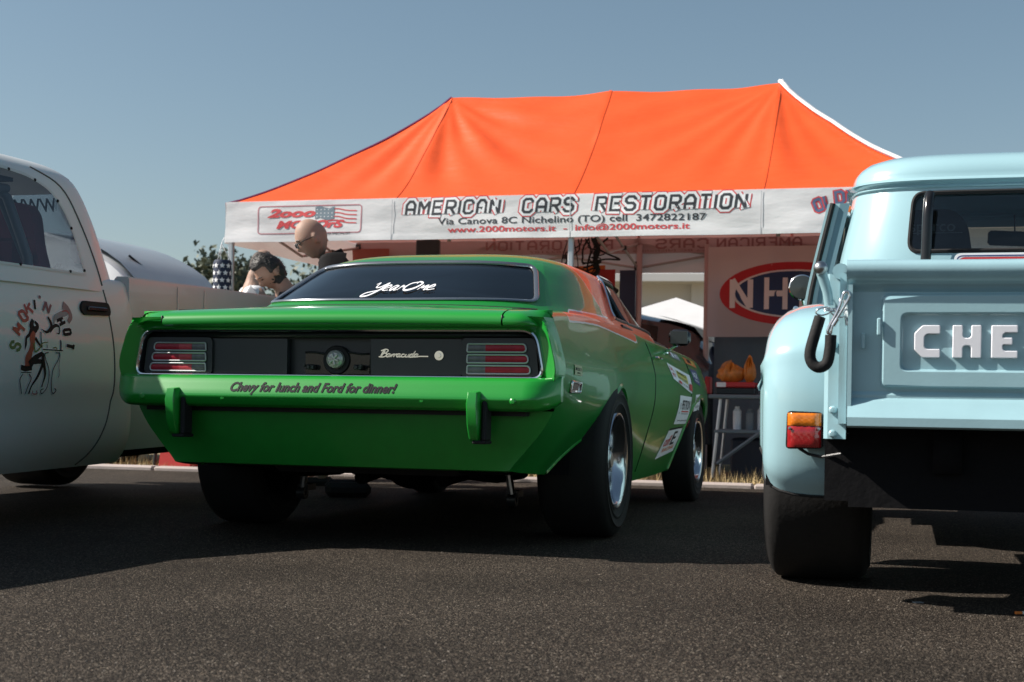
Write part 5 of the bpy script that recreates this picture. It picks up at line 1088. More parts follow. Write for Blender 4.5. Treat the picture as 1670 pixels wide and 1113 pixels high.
# ------------------------------------------------------------------ tent
TN = thing('canopy_tent', 'orange pop-up canopy tent with a white lettered valance behind the cars', 'tent', (*TO, 0), TRT)
H0, HV, HR = 2.27, 1.935, 3.42                             # eave, valance bottom, ridge
orange = cloth('tent_orange', (.84, .095, .013), trans=.17, tc_=(.60, .42, .38), bump=.7, bs=7, rough=.5)
wh = cloth('tent_white', (.88, .90, .93), trans=.2, tc_=(.6, .5, .48), bump=.45, bs=7)
def roofz(x, y):
    a = min(x, 6 - x) / 1.5; b = min(y, 3 - y) / 1.5; t = max(0, min(a, b, 1.)); base = t**1.18
    z = H0 + (HR - H0) * base
    # cloth pulled between the peaks and the eaves
    px = 1.5 if x < 3 else 4.5
    def sag(q): return max(0, 1 - (2 * q - 1)**2)
    if 1.5 <= x <= 3: q = (x - 1.5) / 1.5
    elif 3 < x <= 4.5: q = (x - 3) / 1.5
    else: q = max(0, min(1, (x if x < 1.5 else 6 - x) / 1.5))
    bb = max(0, min(1, b)); z -= (.032 if 1.5 <= x <= 4.5 else .10) * sag(q) * bb * (1.15 - .5 * bb)
    r_ = math.hypot(x - px, min(y, 3 - y) - 1.5); th = math.atan2(1.5 - min(y, 3 - y) + 1e-6, (x - px))
    f = 1 if x < 3 else .55
    w1 = math.exp(-((r_ - .9) / .75)**2)
    z += f * w1 * (.015 * math.sin(th * 9 + 1.1 * math.sin(r_ * 2.3 + x)) + .011 * math.sin(th * 21 + 2 * r_)) * min(1, bb * 3) * (1 if 0 < x < 6 else 0)
    z += .006 * math.sin(x * 9 + 4 * math.sin(y * 3)) * math.sin(y * 7) * bb
    z += .012 * mnoise.noise(Vector((x * 2.2, y * 2.2, 0))) * min(1, bb * 3)
    return z
xs = sorted(set([round(float(v), 4) for v in np.linspace(0, 6, 241)])); ys = list(np.linspace(0, 3, 121))
mb = MB(); mb.grid([[(x, y, roofz(x, y)) for x in xs] for y in ys]); rfo = mb.build('canopy', orange, TN, ang=60)
mb = MB()
for xx in (1.5, 3.0, 4.5):
    for sgn in (0, 1): mb.grid([[(xx + d, (y if sgn == 0 else 3 - y), roofz(xx + d, y) + .006) for y in np.linspace(0.01, 1.5, 30)] for d in (-.012, .012)])
mb.build('seam', orange, rfo)
mb = MB(); mb.tube([(6 - t * 1.5, 3 - t * 1.5, roofz(6 - t * 1.5, 3 - t * 1.5) + .02) for t in np.linspace(0, 1, 20)], [.035] * 20, 6, flat_=.5); mb.tube([(6 - t * 1.5, t * 1.5, roofz(6 - t * 1.5, t * 1.5) + .02) for t in np.linspace(0, 1, 20)], [.03] * 20, 6, flat_=.5); mb.build('hip_binding', wh, rfo)
mb = MB(); mb.tube([(t * 1.5, t * 1.5, roofz(t * 1.5, t * 1.5) + .004) for t in np.linspace(0, 1, 20)], [.009] * 20, 5); mb.build('hip_binding', pmat('binding_purple', (.25, .05, .16), .6), rfo)
def val_pt(x, z, side='f', e=0):
    t = (z - HV) / (H0 - HV); wob = .012 * math.sin(x * 5.1 + z * 9) * (1 - t) + .004 * math.sin(x * 11 + z * 4) * (1 - t) + .006 * mnoise.noise(Vector((x * 3, z * 9, 1)))
    drop = .012 * math.sin(math.pi * ((x / 1.5) % 1)) * (t > .98)
    if side == 'f': return (x, -.015 - .02 * (1 - t) + wob - e, z)
    if side == 'b': return (x, 3.015 + wob + e, z)
    if side == 'l': return (-.015 + wob - e, x, z)
    return (6.015 + wob + e, x, z)
for sd_, L in (('f', 6), ('b', 6), ('l', 3), ('r', 3)):
    mb = MB(); mb.grid([[val_pt(x, z, sd_) for x in np.linspace(0, L, int(L * 24) + 1)] for z in np.linspace(HV, H0 + .012, 12)])
    vo_ = mb.build('valance', wh, TN, ang=70)
    mb = MB(); mb.grid([[val_pt(x, z, sd_, .004) for x in np.linspace(0, L, int(L * 12) + 1)] for z in (HV + .001, HV + .03, HV + .048)])
    if sd_ == 'f':
        mb.build('hem', wh, vo_, ang=70); vf_o = vo_
        mb = MB()
        for xx in (1.5, 3.0, 4.5): mb.grid([[val_pt(xx + d, z, 'f', .006) for z in np.linspace(HV, H0, 8)] for d in (-.004, .004)])
        mb.build('seam', pmat('seam_grey', (.5, .52, .55), .7), vo_)
def vmap(e): return lambda x, y: (lambda p: (p[0], p[1], p[2]))(val_pt(x, y, 'f', e))
VK, VR, VW = pmat('print_black', (.03, .035, .045), .6, var=.3, vs=30), pmat('print_red', (.62, .06, .07), .6, var=.2, vs=30), pmat('print_white', (.82, .84, .87), .6)
mb = MB(); hh = .105; zc_ = 2.195
for wd_, x0, wx in (('AMERICAN', 2.02, .79), ('CARS', 2.82, .41), ('RESTORATION', 3.80, 1.17)):
    gl_ = {}
    for grow, mat, e in ((.056, VR, .0018), (.038, VW, .0026), (.0, VK, .0034)):
        out, tot = block2d(wd_, hh, .021, shear=.12, gap=2.2, width=wx, grow=grow); mb.use(mat)
        for v_, f_, l_ in out: mb.add([vmap(e + l_ * .00015)(x0 + a, zc_ + b) for a, b in v_], f_)
mb.build('lettering', None, vf_o, smooth=False)
mb = MB(); mb.use(VK); put_text(mb, lambda x, y: vmap(.0024)(2.99 + x, 2.078 + y), 'Via Canova 8C Nichelino (TO) cell  3472822187', .075, width=2.18, bold=.012)
mb.use(VR); put_text(mb, lambda x, y: vmap(.0024)(2.97 + x, 2.008 + y), 'www.2000motors.it  -  info@2000motors.it', .068, width=1.97, bold=.02); mb.build('lettering', None, vf_o, smooth=False)
# logo plate
mb = MB(); mb.use(pmat('print_rose', (.5, .18, .22), .6)); rp = rpoly([(.30, 2.005), (1.23, 2.005), (1.23, 2.235), (.30, 2.235)], .03, 4, .05); v_, f_ = ribbon(rp, .008, True); mb.add([vmap(.002)(a, b) for a, b in v_], f_)
mb.use(VR); put_text(mb, lambda x, y: vmap(.003)(.60 + x, 2.172 + y), '2ooo', .095, width=.44, shear=.3, bold=.05); put_text(mb, lambda x, y: vmap(.003)(.76 + x, 2.075 + y), 'MOTOrS', .085, width=.62, shear=.3, bold=.05)
for k in range(4):
    v_, f_ = ribbon(crom([(.93, 2.20 - k * .032), (1.02, 2.205 - k * .032), (1.10, 2.19 - k * .034), (1.19, 2.185 - k * .034)], 4), .009); mb.add([vmap(.002)(a, b) for a, b in v_], f_)
mb.use(pmat('print_slate', (.16, .22, .27), .6)); mb.grid([[vmap(.0025)(.82 + .17 * i / 4, 2.12 + .10 * j / 3 + .012 * math.sin(i * 1.7)) for i in range(5)] for j in range(4)])
mb.use(VK); put_text(mb, lambda x, y: vmap(.003)(.93 + x, 1.995 + y), 'AMERICAN CARS SPECIALIST', .03, width=.42); 
mb.use(VW)
for k in range(14): a = .835 + (k % 5) * .033; b = 2.135 + (k // 5) * .03; mb.grid([[vmap(.0035)(a + .008 * i, b + .008 * j) for i in (0, 1)] for j in (0, 1)])
mb.build('logo', None, vf_o, smooth=False)
mb = MB()
for (chh, cx_, cz_, ro) in (('O', 4.93, 2.150, 22), ('L', 5.00, 2.180, 15), ('D', 5.085, 2.205, 8), ('M', 5.18, 2.218, 0)):
    for grow, mat, e in ((.02, VR, .0018), (0, pmat('print_blue', (.10, .14, .25), .6), .0028)):
        mb.use(mat); out, tot = block2d(chh, .085, .022, grow=grow); a_ = R(ro)
        for v_, f_, l_ in out: mb.add([vmap(e + l_ * .0006)(cx_ + a * math.cos(a_) - b * math.sin(a_), cz_ + a * math.sin(a_) + b * math.cos(a_)) for a, b in v_], f_)
mb.use(M['orange_ink']); v_, f_ = ribbon(crom([(5.03, 2.02), (5.04, 2.08), (5.10, 2.12), (5.20, 2.10), (5.22, 2.04)], 5), .045); mb.add([vmap(.002)(a, b) for a, b in v_], f_)
mb.build('logo', None, vf_o, smooth=False)
# frame
fr_m = pmat('tent_frame', (.55, .58, .62), .35, metal=.6, var=.1)
fr_t = pmat('truss_bar', (.45, .40, .40), .45, metal=.3)
for x, y in ((0.03, .03), (3, .03), (5.97, .03), (.03, 2.97), (3, 2.97), (5.97, 2.97)):
    mb = MB(); mb.box((x, y, 1.14), (.045, .045, 2.28), bev=.008); lg = mb.build('leg', fr_m, TN)
    mb = MB(); mb.box((x, y, .0), (.09, .09, .012)); mb.box((x, y, 2.0), (.065, .065, .09), bev=.01); mb.box((x, y, 2.22), (.065, .065, .09), bev=.01); mb.build('bracket', M['black_satin'], lg)
mb_ = []
def truss(p, q, n_):
    for i in range(n_):
        a = np.array(p) + (np.array(q) - np.array(p)) * i / n_; b = np.array(p) + (np.array(q) - np.array(p)) * (i + 1) / n_
        for z0, z1 in ((2.22, 1.98), (1.98, 2.22)):
            mb = MB(); mb.tube([(a[0], a[1], z0), (b[0], b[1], z1)], .013, 6); mb.build('truss_bar', fr_t, TN)
        mb = MB(); c = (a + b) / 2; mb.box((c[0], c[1], 2.10), (.05, .05, .04)); mb.build('joint', M['black_satin'], TN)
for y in (.04, 2.96):
    for x0 in (0.03, 3): truss((x0, y), (x0 + 2.97, y), 2)
for x in (.03, 3, 5.97): truss((x, .04), (x, 2.96), 2)
for x in (1.5, 4.5):
    mb = MB(); mb.tube([(x, 1.5, 2.1), (x, 1.5, 3.32)], .018, 8); mb.tube([(x, 1.5, 3.0), (x - 1.4, .1, 2.20)], .012, 6); mb.tube([(x, 1.5, 3.0), (x + 1.4, .1, 2.20)], .012, 6); mb.build('centre_mast', fr_t, TN)
# back wall cloth pieces
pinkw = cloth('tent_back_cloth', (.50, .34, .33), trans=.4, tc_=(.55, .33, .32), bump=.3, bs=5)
def hang(name, x0, x1, z0, z1, y, mat, parent=TN, sx=8., amp=.02, sagz=0):
    mb = MB(); mb.grid([[(x, y + amp * math.sin(x * sx + z) * (1 - .5 * (z - z0) / (z1 - z0)) + .4 * amp * math.sin(x * sx * 2.3), z - sagz * 4 * ((x - x0) / (x1 - x0)) * (1 - (x - x0) / (x1 - x0)) * (z > z1 - .01)) for x in np.linspace(x0, x1, max(6, int((x1 - x0) * 24)))] for z in np.linspace(z0, z1, 14)])
    return mb.build(name, mat, parent, ang=70)
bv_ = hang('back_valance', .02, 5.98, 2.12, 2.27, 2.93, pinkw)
mb = MB(); mb.use(pmat('print_ghost', (.30, .13, .13), .7)); hh = .085
for wd_, x0, wx in (('AMERICAN', 4.2, .8), ('CARS', 3.45, .5), ('RESTORATION', 2.1, 1.3)):
    out, tot = block2d(wd_, hh, .015, gap=2.2, width=wx)
    for v_, f_, l_ in out: mb.add([(x0 - a, 2.895 - l_ * .001, 2.21 + b) for a, b in v_], f_)
put_text(mb, lambda x, y: (3.0 - x, 2.893, 2.143 + y), 'Via Canova 8C Nichelino (TO) cell  3472822187', .03, width=2.2)
mb.build('reversed_lettering', None, bv_, smooth=False)
hang('side_cloth', -.02, .40, .3, 2.2, 2.88, cloth('rust_cloth', (.42, .12, .09), trans=.4), amp=.015)
hang('back_wall', 3.78, 5.97, .05, 1.75, 2.9, cloth('grey_wall_cloth', (.10, .125, .15), trans=.25, tc_=(.12, .16, .2)), amp=.03)
hang('back_wall', 2.84, 3.0, .05, 1.95, 2.86, cloth('navy_wall_cloth', (.035, .045, .085), trans=.25), amp=.01)
mb = MB(); mb.box((3.03, 2.9, 1.1), (.05, .04, 2.2)); mb.box((3.70, 2.9, 1.1), (.05, .04, 2.2)); mb.build('wall_post', pmat('post_pink', (.55, .42, .42), .5), TN)
# racing banner: white cloth with an oval and letters
bn = hang('banner', 3.75, 5.35, 1.28, 2.14, 2.60, cloth('banner_cloth', (.76, .66, .66), trans=.5, tc_=(.75, .55, .55), bump=.25, bs=6), parent=None, amp=.022, sagz=0)
bn.location = (*TO, 0); bn.rotation_euler = (0, 0, TRT); tag(bn, 'pale hanging banner with a red ringed blue oval and tall white letters', 'banner')
bcx, bcz, brx, brz = 4.56, 1.69, .70, .300
def bmap_(x, z, e): return (x, 2.60 + .022 * math.sin(x * 8. + z) * (1 - .5 * (z - 1.28) / .82) + .4 * .022 * math.sin(x * 8. * 2.3) - e, z)
mb = MB()
for (k, mat, e) in ((1.0, pmat('banner_red', (.55, .025, .035), .7), .004), (.80, pmat('banner_white', (.78, .70, .72), .7), .007), (.755, pmat('banner_blue', (.025, .05, .14), .7), .010)):
    mb.use(mat); rows_ = []
    for t in np.linspace(0, 1, 14): rows_.append([bmap_(bcx + (brx - (1 - k) * .62) * t * math.cos(a), bcz + (brz - (1 - k) * .36) * t * math.sin(a), e) for a in np.linspace(0, 2 * math.pi, 49)[:-1]])
    mb.grid(rows_, cv=True)
mb.use(pmat('banner_letter', (.82, .74, .77), .7))
for q, (chh, cx_) in enumerate((('N', 4.07), ('H', 4.395), ('R', 4.72), ('A', 5.04))):
    out, tot = block2d(chh, .30 - .03 * (q in (0, 3)), .055, width=.17)
    for v_, f_, l_ in out: mb.add([bmap_(cx_ + a, bcz + b, .013 + l_ * .001) for a, b in v_], f_)
mb.build('emblem', None, bn, smooth=False)
# orange jacket, cables and lamp gear hanging at the middle
jk = hang('jacket', 2.60, 2.90, 1.30, 1.90, 1.9, cloth('jacket_orange', (.62, .16, .03), trans=.2), parent=None, amp=.05, sx=14)
jk.location = (*TO, 0); jk.rotation_euler = (0, 0, TRT); tag(jk, 'orange and red jacket hanging under the tent behind the coupe roof', 'jacket')
jr = hang('sleeve', 2.80, 3.0, 1.2, 1.86, 1.86, cloth('jacket_red', (.40, .03, .03), trans=.2), parent=jk, amp=.05, sx=16)
cbm = thing('cable_bundle', 'tangle of black cables and straps hanging from the tent frame', 'cables', (*TO, 0), TRT)
for k in range(9):
    x0 = 2.66 + random.random() * .30; mb = MB(); L = random.uniform(.25, .75); pts = [(x0 + random.uniform(-.03, .03) * i + .05 * math.sin(i * 1.3 + k), 1.6 + random.uniform(-.05, .05), 2.12 - L * i / 6 * (1 if i < 5 else .8)) for i in range(7)]
    mb.tube(crom(pts, 4), random.choice((.006, .009, .024)), 6); mb.build('cable', M['black_rubber'], cbm)
mb = MB(); mb.tube(crom([(2.60, 1.6, 2.1), (2.55, 1.6, 1.9), (2.6, 1.6, 1.72), (2.7, 1.6, 1.85), (2.66, 1.6, 2.1)], 6), .005, 5); mb.build('cable', M['black_rubber'], cbm)
mb = MB(); mb.tube([(2.36, 1.7, 1.78), (2.48, 1.7, 1.90), (2.62, 1.7, 1.80), (2.85, 1.7, 1.6)], .025, 6, flat_=.4); mb.build('strap', M['black_rubber'], cbm)
lmp = thing('floodlight', 'small black floodlight clamped under the tent roof', 'floodlight', (*T2(1.40, 1.2), 2.0), TRT)
mb = MB(); mb.box((0, 0, 0), (.22, .06, .16), bev=.01); mb.build('housing', M['black_satin'], lmp); mb = MB(); mb.box((0, 0, .15), (.05, .03, .16)); mb.build('clamp', M['black_satin'], lmp)
# star-spangled windsock
wk = thing('windsock', 'navy windsock with white stars hanging from the tent corner', 'windsock', (-2.42, 11.80, 0))
navy = cloth('sock_navy', (.022, .035, .075), trans=.2)
mb = MB(); rad = [.065, .075, .076, .075, .074, .073]; zs_ = [1.76, 1.74, 1.65, 1.55, 1.45, 1.35]; mb.grid([[(r_ * math.cos(a), r_ * math.sin(a), z) for a in np.linspace(0, 2 * math.pi, 29)[:-1]] for r_, z in zip([.0] + rad, [1.765] + zs_)], cv=True); mb.build('tube', navy, wk)
mb = MB()
for i in range(6):
    for j in range(9):
        a0 = 2 * math.pi * (j + .5 * (i % 2)) / 9; zc0 = 1.71 - i * .06; pts = []
        for k in range(10): rr = .024 if k % 2 == 0 else .012; an = k * math.pi / 5 + math.pi / 2; pts.append((.078 * math.cos(a0 + rr * math.cos(an) / .078), .078 * math.sin(a0 + rr * math.cos(an) / .078), zc0 + rr * math.sin(an)))
        c_ = (.079 * math.cos(a0), .079 * math.sin(a0), zc0); mb.add(pts + [c_], [(k, (k + 1) % 10, 10) for k in range(10)])
mb.build('stars', M['white_ink'], wk, smooth=False)
for i in range(8):
    a0 = 2 * math.pi * i / 8; mb = MB(); mb.grid([[(.073 * math.cos(a0 + d), .073 * math.sin(a0 + d), z) for d in (0, .7)] for z in (1.35, 1.0, .7)]); mb.build('streamer', M['red_ink'] if i % 2 else M['white_ink'], wk)
mb = MB()
for k in range(3): a0 = k * 2.1; mb.tube([(.06 * math.cos(a0), .06 * math.sin(a0), 1.76), (-.01, 0, 1.90), (-.01, .1, 1.96)], .003, 4)
mb.build('cord', M['white_ink'], wk)
# table with things
tb = thing('folding_table', 'grey folding table under the tent beside the blue pickup', 'table', (*T2(4.65, 1.55), 0), TRT)
tgm = pmat('table_grey', (.16, .21, .24), .5)
mb = MB(); mb.box((0, 0, .70), (1.4, .6, .035), bev=.008); mb.build('tabletop', tgm, tb)
mb = MB(); mb.box((0, 0, .40), (1.3, .55, .03), bev=.006); mb.build('shelf', tgm, tb)
for sx_ in (-1, 1):
    for sy_ in (-1, 1): mb = MB(); mb.tube([(sx_ * .6, sy_ * .25, .68), (sx_ * .66, sy_ * .27, 0)], .015, 6); mb.build('leg', fr_m, tb)
mb = MB(); mb.tube([(-.62, -.28, .12), (-.25, -.28, .40)], .018, 6); mb.build('brace', tgm, tb)
def on_table(x, y): return T2(4.65 + x, 1.55 + y)
tr_ = thing('tray', 'red and black tray with orange bags on the folding table', 'tray', (*on_table(-.48, -.08), .718), TRT)
mb = MB(); mb.box((0, 0, .03), (.34, .28, .06), bev=.01); mb.build('tray_base', M['black_satin'], tr_); mb = MB(); mb.box((0, 0, .085), (.34, .28, .045), bev=.01); mb.build('tray_rim', M['red_ink'], tr_); mb = MB(); mb.box((-.12, -.142, .085), (.08, .006, .04)); mb.build('tray_label', M['white_ink'], tr_)
def blob(name, label, cat, c, sz, mat, seed, par=None):
    mb = MB(); mb.grid([[(sz[0] * math.cos(t) * math.cos(p) * (1 + .5 * mnoise.noise(Vector((3.5 * math.cos(t), 4 * math.sin(t) + 2 * p, seed)))), sz[1] * math.sin(t) * math.cos(p), sz[2] * (math.sin(p) + 1) * (1 + .9 * mnoise.noise(Vector((3 * math.cos(t), 3 * math.sin(t), seed + 9))))) for t in np.linspace(0, 2 * math.pi, 25)[:-1]] for p in np.linspace(-1.57, 1.57, 12)], cv=True)
    o = mb.build(name, mat, par, ang=80); o.location = c; tag(o, label, cat); return o
blob('snack_bag', 'crumpled orange bag lying in the red tray, wider one', 'bag', (*on_table(-.53, -.08), .82), (.11, .06, .075), pmat('bag_orange', (.62, .20, .03), .35, var=.7, vs=22), 3)
blob('snack_bag', 'small pointed orange bag to the right in the red tray', 'bag', (*on_table(-.37, -.08), .82), (.05, .05, .10), pmat('bag_amber', (.65, .22, .03), .35, var=.5, vs=14), 8)
bt = thing('water_bottle', 'clear plastic water bottle standing on the folding table', 'bottle', (*on_table(-.22, -.15), .718))
mb = MB(); mb.lathe([(0, 0), (.034, .002), (.036, .05), (.032, .09), (.036, .12), (.036, .19), (.025, .225), (.013, .25), (.013, .27)], n=20); mb.build('bottle_body', glassmat('pet', (.75, .8, .85)), bt); mb = MB(); mb.lathe([(.0, .285), (.015, .284), (.015, .262)], n=14); mb.build('cap', M['white_ink'], bt)
for i, (x, h, m_, lb) in enumerate(((-.47, .20, 'white_ink', 'white upright canister on the shelf left of the others'), (-.36, .18, 'grey_ink', 'grey squat canister on the shelf between two white ones'), (-.26, .21, 'white_ink', 'tall white canister on the shelf at its right end'))):
    mb = MB(); mb.lathe([(0, 0), (.035, 0), (.036, h * .8), (.02, h * .92), (.02, h), (0, h)], n=16); o = mb.build('canister', M[m_]); o.location = (*on_table(x, -.12), .416); tag(o, lb, 'canister')
# dark crate below
mb = MB(); mb.box((0, 0, .18), (1.1, .45, .36), bev=.02); o = mb.build('storage_box', pmat('box_navy', (.02, .025, .04), .6)); o.location = (*T2(4.68, 1.6), -.02); o.rotation_euler = (0, 0, TRT); tag(o, 'dark navy storage box on the ground under the folding table', 'box')

# red seat and post seen beneath the white pickup
rb = thing('folding_stool', 'red plastic stool seen low between the white pickup and the coupe', 'stool', (-2.93, 12.55, 0), -.2)
mb = MB(); rr = [(-.14, .0), (.16, .0), (.14, .23), (-.11, .23)]; mb.prism(rr, lambda a, b: (a, -.12, b + .0), lambda a, b: (a, .12, b + .0)); mb.build('seat', pmat('red_plastic', (.60, .06, .06), .45), rb)
mb = MB(); mb.tube([(-.19, -.1, 0), (-.165, -.1, .23)], .016, 8); mb.build('leg', M['black_satin'], rb)
# ------------------------------------------------------------------ people
def ell(mb, c, r, n=14, m=20, rot=None):
    M3 = rot or Matrix.Identity(3)
    mb.grid([[tuple(M3 @ Vector((r[0] * math.cos(t) * math.cos(p), r[1] * math.sin(t) * math.cos(p), r[2] * math.sin(p))) + Vector(c)) for t in np.linspace(0, 2 * math.pi, m + 1)[:-1]] for p in np.linspace(-1.57, 1.57, n)], cv=True)
def head_mesh(mb, c, rot, s=1.0):
    """head looking along -x of its own frame; c is the centre of the skull"""
    rows = []
    for p in np.linspace(-1.5, 1.5, 40):
        row = []
        for t in np.linspace(0, 2 * math.pi, 49)[:-1]:
            d = Vector((-math.cos(t) * math.cos(p), math.sin(t) * math.cos(p), math.sin(p)))
            fx = max(0, -d.x); x = d.x * .098; y = d.y * .076; z = d.z * .122
            if d.z < 0:                     # jaw narrows
                k = min(1, -d.z * 1.1); y *= 1 - .28 * k * (1 if d.x < .2 else .5); x *= 1 - (.10 * k if d.x < 0 else .30 * k)
            g = lambda zc, w, a, wy: a * math.exp(-((z - zc) / w)**2) * math.exp(-(y / wy)**2) * (fx > .3)
            x -= g(-.020, .020, .020, .012) + g(-.034, .012, .012, .016)          # nose
            x -= g(.022, .012, .006, .05)                                          # brow
            x += math.exp(-((z - .004) / .012)**2) * math.exp(-((abs(y) - .030) / .014)**2) * .009 * (fx > .3)   # eye sockets
            x -= g(-.068, .007, .006, .022); x -= g(-.080, .006, .005, .02); x += g(-.074, .003, .004, .022); x -= g(-.105, .016, .012, .025)
            row.append(tuple(rot @ (Vector((x, y, z)) * s) + Vector(c)))
        rows.append(row)
    mb.grid(rows, cv=True)
    for q in (-1, 1):
        ell(mb, rot @ (Vector((.012, q * .078, -.012)) * s) + Vector(c), (.020 * s, .010 * s, .033 * s), 10, 12, rot @ Matrix.Rotation(R(q * -18), 3, 'Z'))
def skin_chain(verts, edges, radii, name, mat, parent, lvl=2):
    me = bpy.data.meshes.new(name); me.from_pydata(verts, edges, []); o = bpy.data.objects.new(name, me); col.objects.link(o); o.parent = parent
    m_ = o.modifiers.new('s', 'SKIN'); sv = me.skin_vertices[0].data
    for i, r_ in enumerate(radii): sv[i].radius = r_ if hasattr(r_, '__len__') else (r_, r_); sv[i].use_root = (i == 0)
    m2 = o.modifiers.new('u', 'SUBSURF'); m2.levels = lvl; m2.render_levels = lvl
    dg = bpy.context.evaluated_depsgraph_get(); me2 = bpy.data.meshes.new_from_object(o.evaluated_get(dg)); bpy.data.objects.remove(o)
    return me2
def person(label, loc, rz, bend, head_rot, skin, shirt, trousers, hair=None, hs=1.0, arm=0.0, polo=False, bald=False, glasses=False, neck=.0, lift=.185):
    """bend: forward lean in degrees of the trunk about the hips (towards -x); face looks to -x"""
    P = thing('person', label, 'person', loc, rz)
    B = Matrix.Rotation(R(-bend), 3, 'Y'); hip = Vector((0, 0, .93)); U = lambda x, y, z: tuple(B @ (Vector((x, y, z)) - hip) + hip)
    nb = Vector(U(.0, 0, 1.47)); hc = nb + B @ Vector((-.015 - neck, 0, lift)); Hr = Matrix.Rotation(R(head_rot[2]), 3, 'Z') @ Matrix.Rotation(R(head_rot[0]), 3, 'Y') @ Matrix.Rotation(R(head_rot[1]), 3, 'X')
    def arm_pts(q):
        sh = Vector(U(.0, q * .185, 1.41)); el = sh + Matrix.Rotation(R(arm), 3, 'Y') @ Vector((-.02, q * .05, -.29)); wr = el + Vector((-.20, -q * .04, -.10)); return sh, el, wr
    vs = [U(0, 0, .95), U(0, 0, 1.12), U(0, 0, 1.30), U(0, 0, 1.42), tuple(nb), tuple(nb + (hc - nb) * .35 + B @ Vector((.015, 0, 0))), tuple(hc + Hr @ Vector((.03, 0, -.05)))]; rd = [(.15, .11), (.145, .10), (.165, .115), (.12, .09), .074, .070, .062]; ed = [(0, 1), (1, 2), (2, 3), (3, 4), (4, 5), (5, 6)]
    for q in (-1, 1):
        sh, el, wr = arm_pts(q); i = len(vs); vs += [tuple(sh), tuple(el), tuple(wr)]; rd += [.062, .043, .030]; ed += [(3, i), (i, i + 1), (i + 1, i + 2)]
        hd_ = (wr - el).normalized(); i2 = len(vs); pal = wr + hd_ * .05; vs.append(tuple(pal)); rd.append((.038, .016)); ed.append((i + 2, i2))
        for k in range(4):
            sp = Vector((0, 1, 0)) * (k - 1.5) * .019; b_ = pal + hd_ * .04 + sp; c_ = b_ + hd_ * (.035 - .004 * abs(k - 1.3)) + Vector((0, 0, -.010)); i = len(vs); vs += [tuple(b_), tuple(c_), tuple(c_ + hd_ * .022 + Vector((0, 0, -.018)))]; rd += [.009, .0085, .007]; ed += [(i2, i), (i, i + 1), (i + 1, i + 2)]
        i = len(vs); t0 = wr + hd_ * .02 + Vector((0, -q * .028, 0)); vs += [tuple(t0), tuple(t0 + hd_ * .035 + Vector((0, -q * .016, -.008)))]; rd += [.011, .0085]; ed += [(i2, i), (i, i + 1)]
        i = len(vs); vs += [(0, q * .09, .90), (-.02, q * .10, .50), (0.02, q * .11, .10), (-.10, q * .12, .035)]; rd += [.10, .062, .042, .035]; ed += [(0, i), (i, i + 1), (i + 1, i + 2), (i + 2, i + 3)]
    me = skin_chain(vs, ed, rd, 'body', skin, P); bo = MB(); bo.v = [tuple(v.co) for v in me.vertices]; bo.f = [tuple(p.vertices) for p in me.polygons]; bo.m = [0] * len(bo.f)
    head_mesh(bo, hc, Hr, hs); o = bo.build('body', skin, P, ang=180)
    rm = o.modifiers.new('r', 'REMESH'); rm.mode = 'VOXEL'; rm.voxel_size = .0075; rm.use_smooth_shade = True
    # clothes
    vs = [U(0, 0, .93), U(0, 0, 1.12), U(0, 0, 1.30), U(0, 0, 1.40), tuple(nb + B @ Vector((.005, 0, -.005)))]; rd = [(.175, .135), (.172, .13), (.192, .142), (.15, .115), .078]; ed = [(0, 1), (1, 2), (2, 3), (3, 4)]
    for q in (-1, 1): sh, el, wr = arm_pts(q); i = len(vs); vs += [tuple(sh), tuple(sh + (el - sh) * .75)]; rd += [.085, .068]; ed += [(3, i), (i, i + 1)]
    me = skin_chain(vs, ed, rd, 'shirt', shirt, P); so = bpy.data.objects.new('shirt', me); me.materials.clear(); me.materials.append(shirt); col.objects.link(so); so.parent = P
    for p in me.polygons: p.use_smooth = True
    if polo:
        mb = MB(); q0 = nb + B @ Vector((0, 0, .0)); mb.grid([[tuple(q0 + B @ Vector((r_ * 1.08 * math.cos(a) + sh_, r_ * math.sin(a), z + .018 * math.cos(a)))) for a in np.linspace(0, 2 * math.pi, 25)[:-1]] for r_, z, sh_ in ((.075, -.06, .0), (.070, -.02, .0), (.068, .006, .0), (.073, .008, .0), (.080, -.02, .0), (.087, -.045, .0))], cv=True); mb.build('collar', shirt, so, ang=60)
    vs = [(0, 0, .97)]; rd = [(.175, .14)]; ed = []
    for q in (-1, 1): i = len(vs); vs += [(0, q * .09, .88), (-.02, q * .10, .50), (.02, q * .11, .12)]; rd += [.115, .082, .07]; ed += [(0, i), (i, i + 1), (i + 1, i + 2)]
    me = skin_chain(vs, ed, rd, 'trousers', trousers, P); to = bpy.data.objects.new('trousers', me); me.materials.clear(); me.materials.append(trousers); col.objects.link(to); to.parent = P
    for p in me.polygons: p.use_smooth = True
    for q in (-1, 1): mb = MB(); mb.box((-.05, q * .12, .045), (.27, .10, .09), bev=.03); mb.build('shoe', M['black_rubber'], P)
    fm = pmat('face_dark', (.03, .018, .014), .5)
    for q in (-1, 1):
        if not glasses: mb = MB(); ell(mb, Hr @ (Vector((-.083, q * .031, .004)) * hs) + hc, (.010, .013, .005), 6, 8, Hr); mb.build('eye', fm, P)
        mb = MB(); mb.tube([tuple(Hr @ (Vector(v) * hs) + hc) for v in ((-.094, q * .012, .022), (-.094, q * .030, .028), (-.080, q * .050, .021))], [.003, .0045, .002], 6); mb.build('eyebrow', fm, P)
    mb = MB(); mb.tube([tuple(Hr @ (Vector(v) * hs) + hc) for v in ((-.082, -.024, -.073), (-.095, 0, -.072), (-.082, .024, -.073))], [.001, .003, .001], 6); mb.build('mouth', pmat('lip', (.25, .08, .07), .5), P)
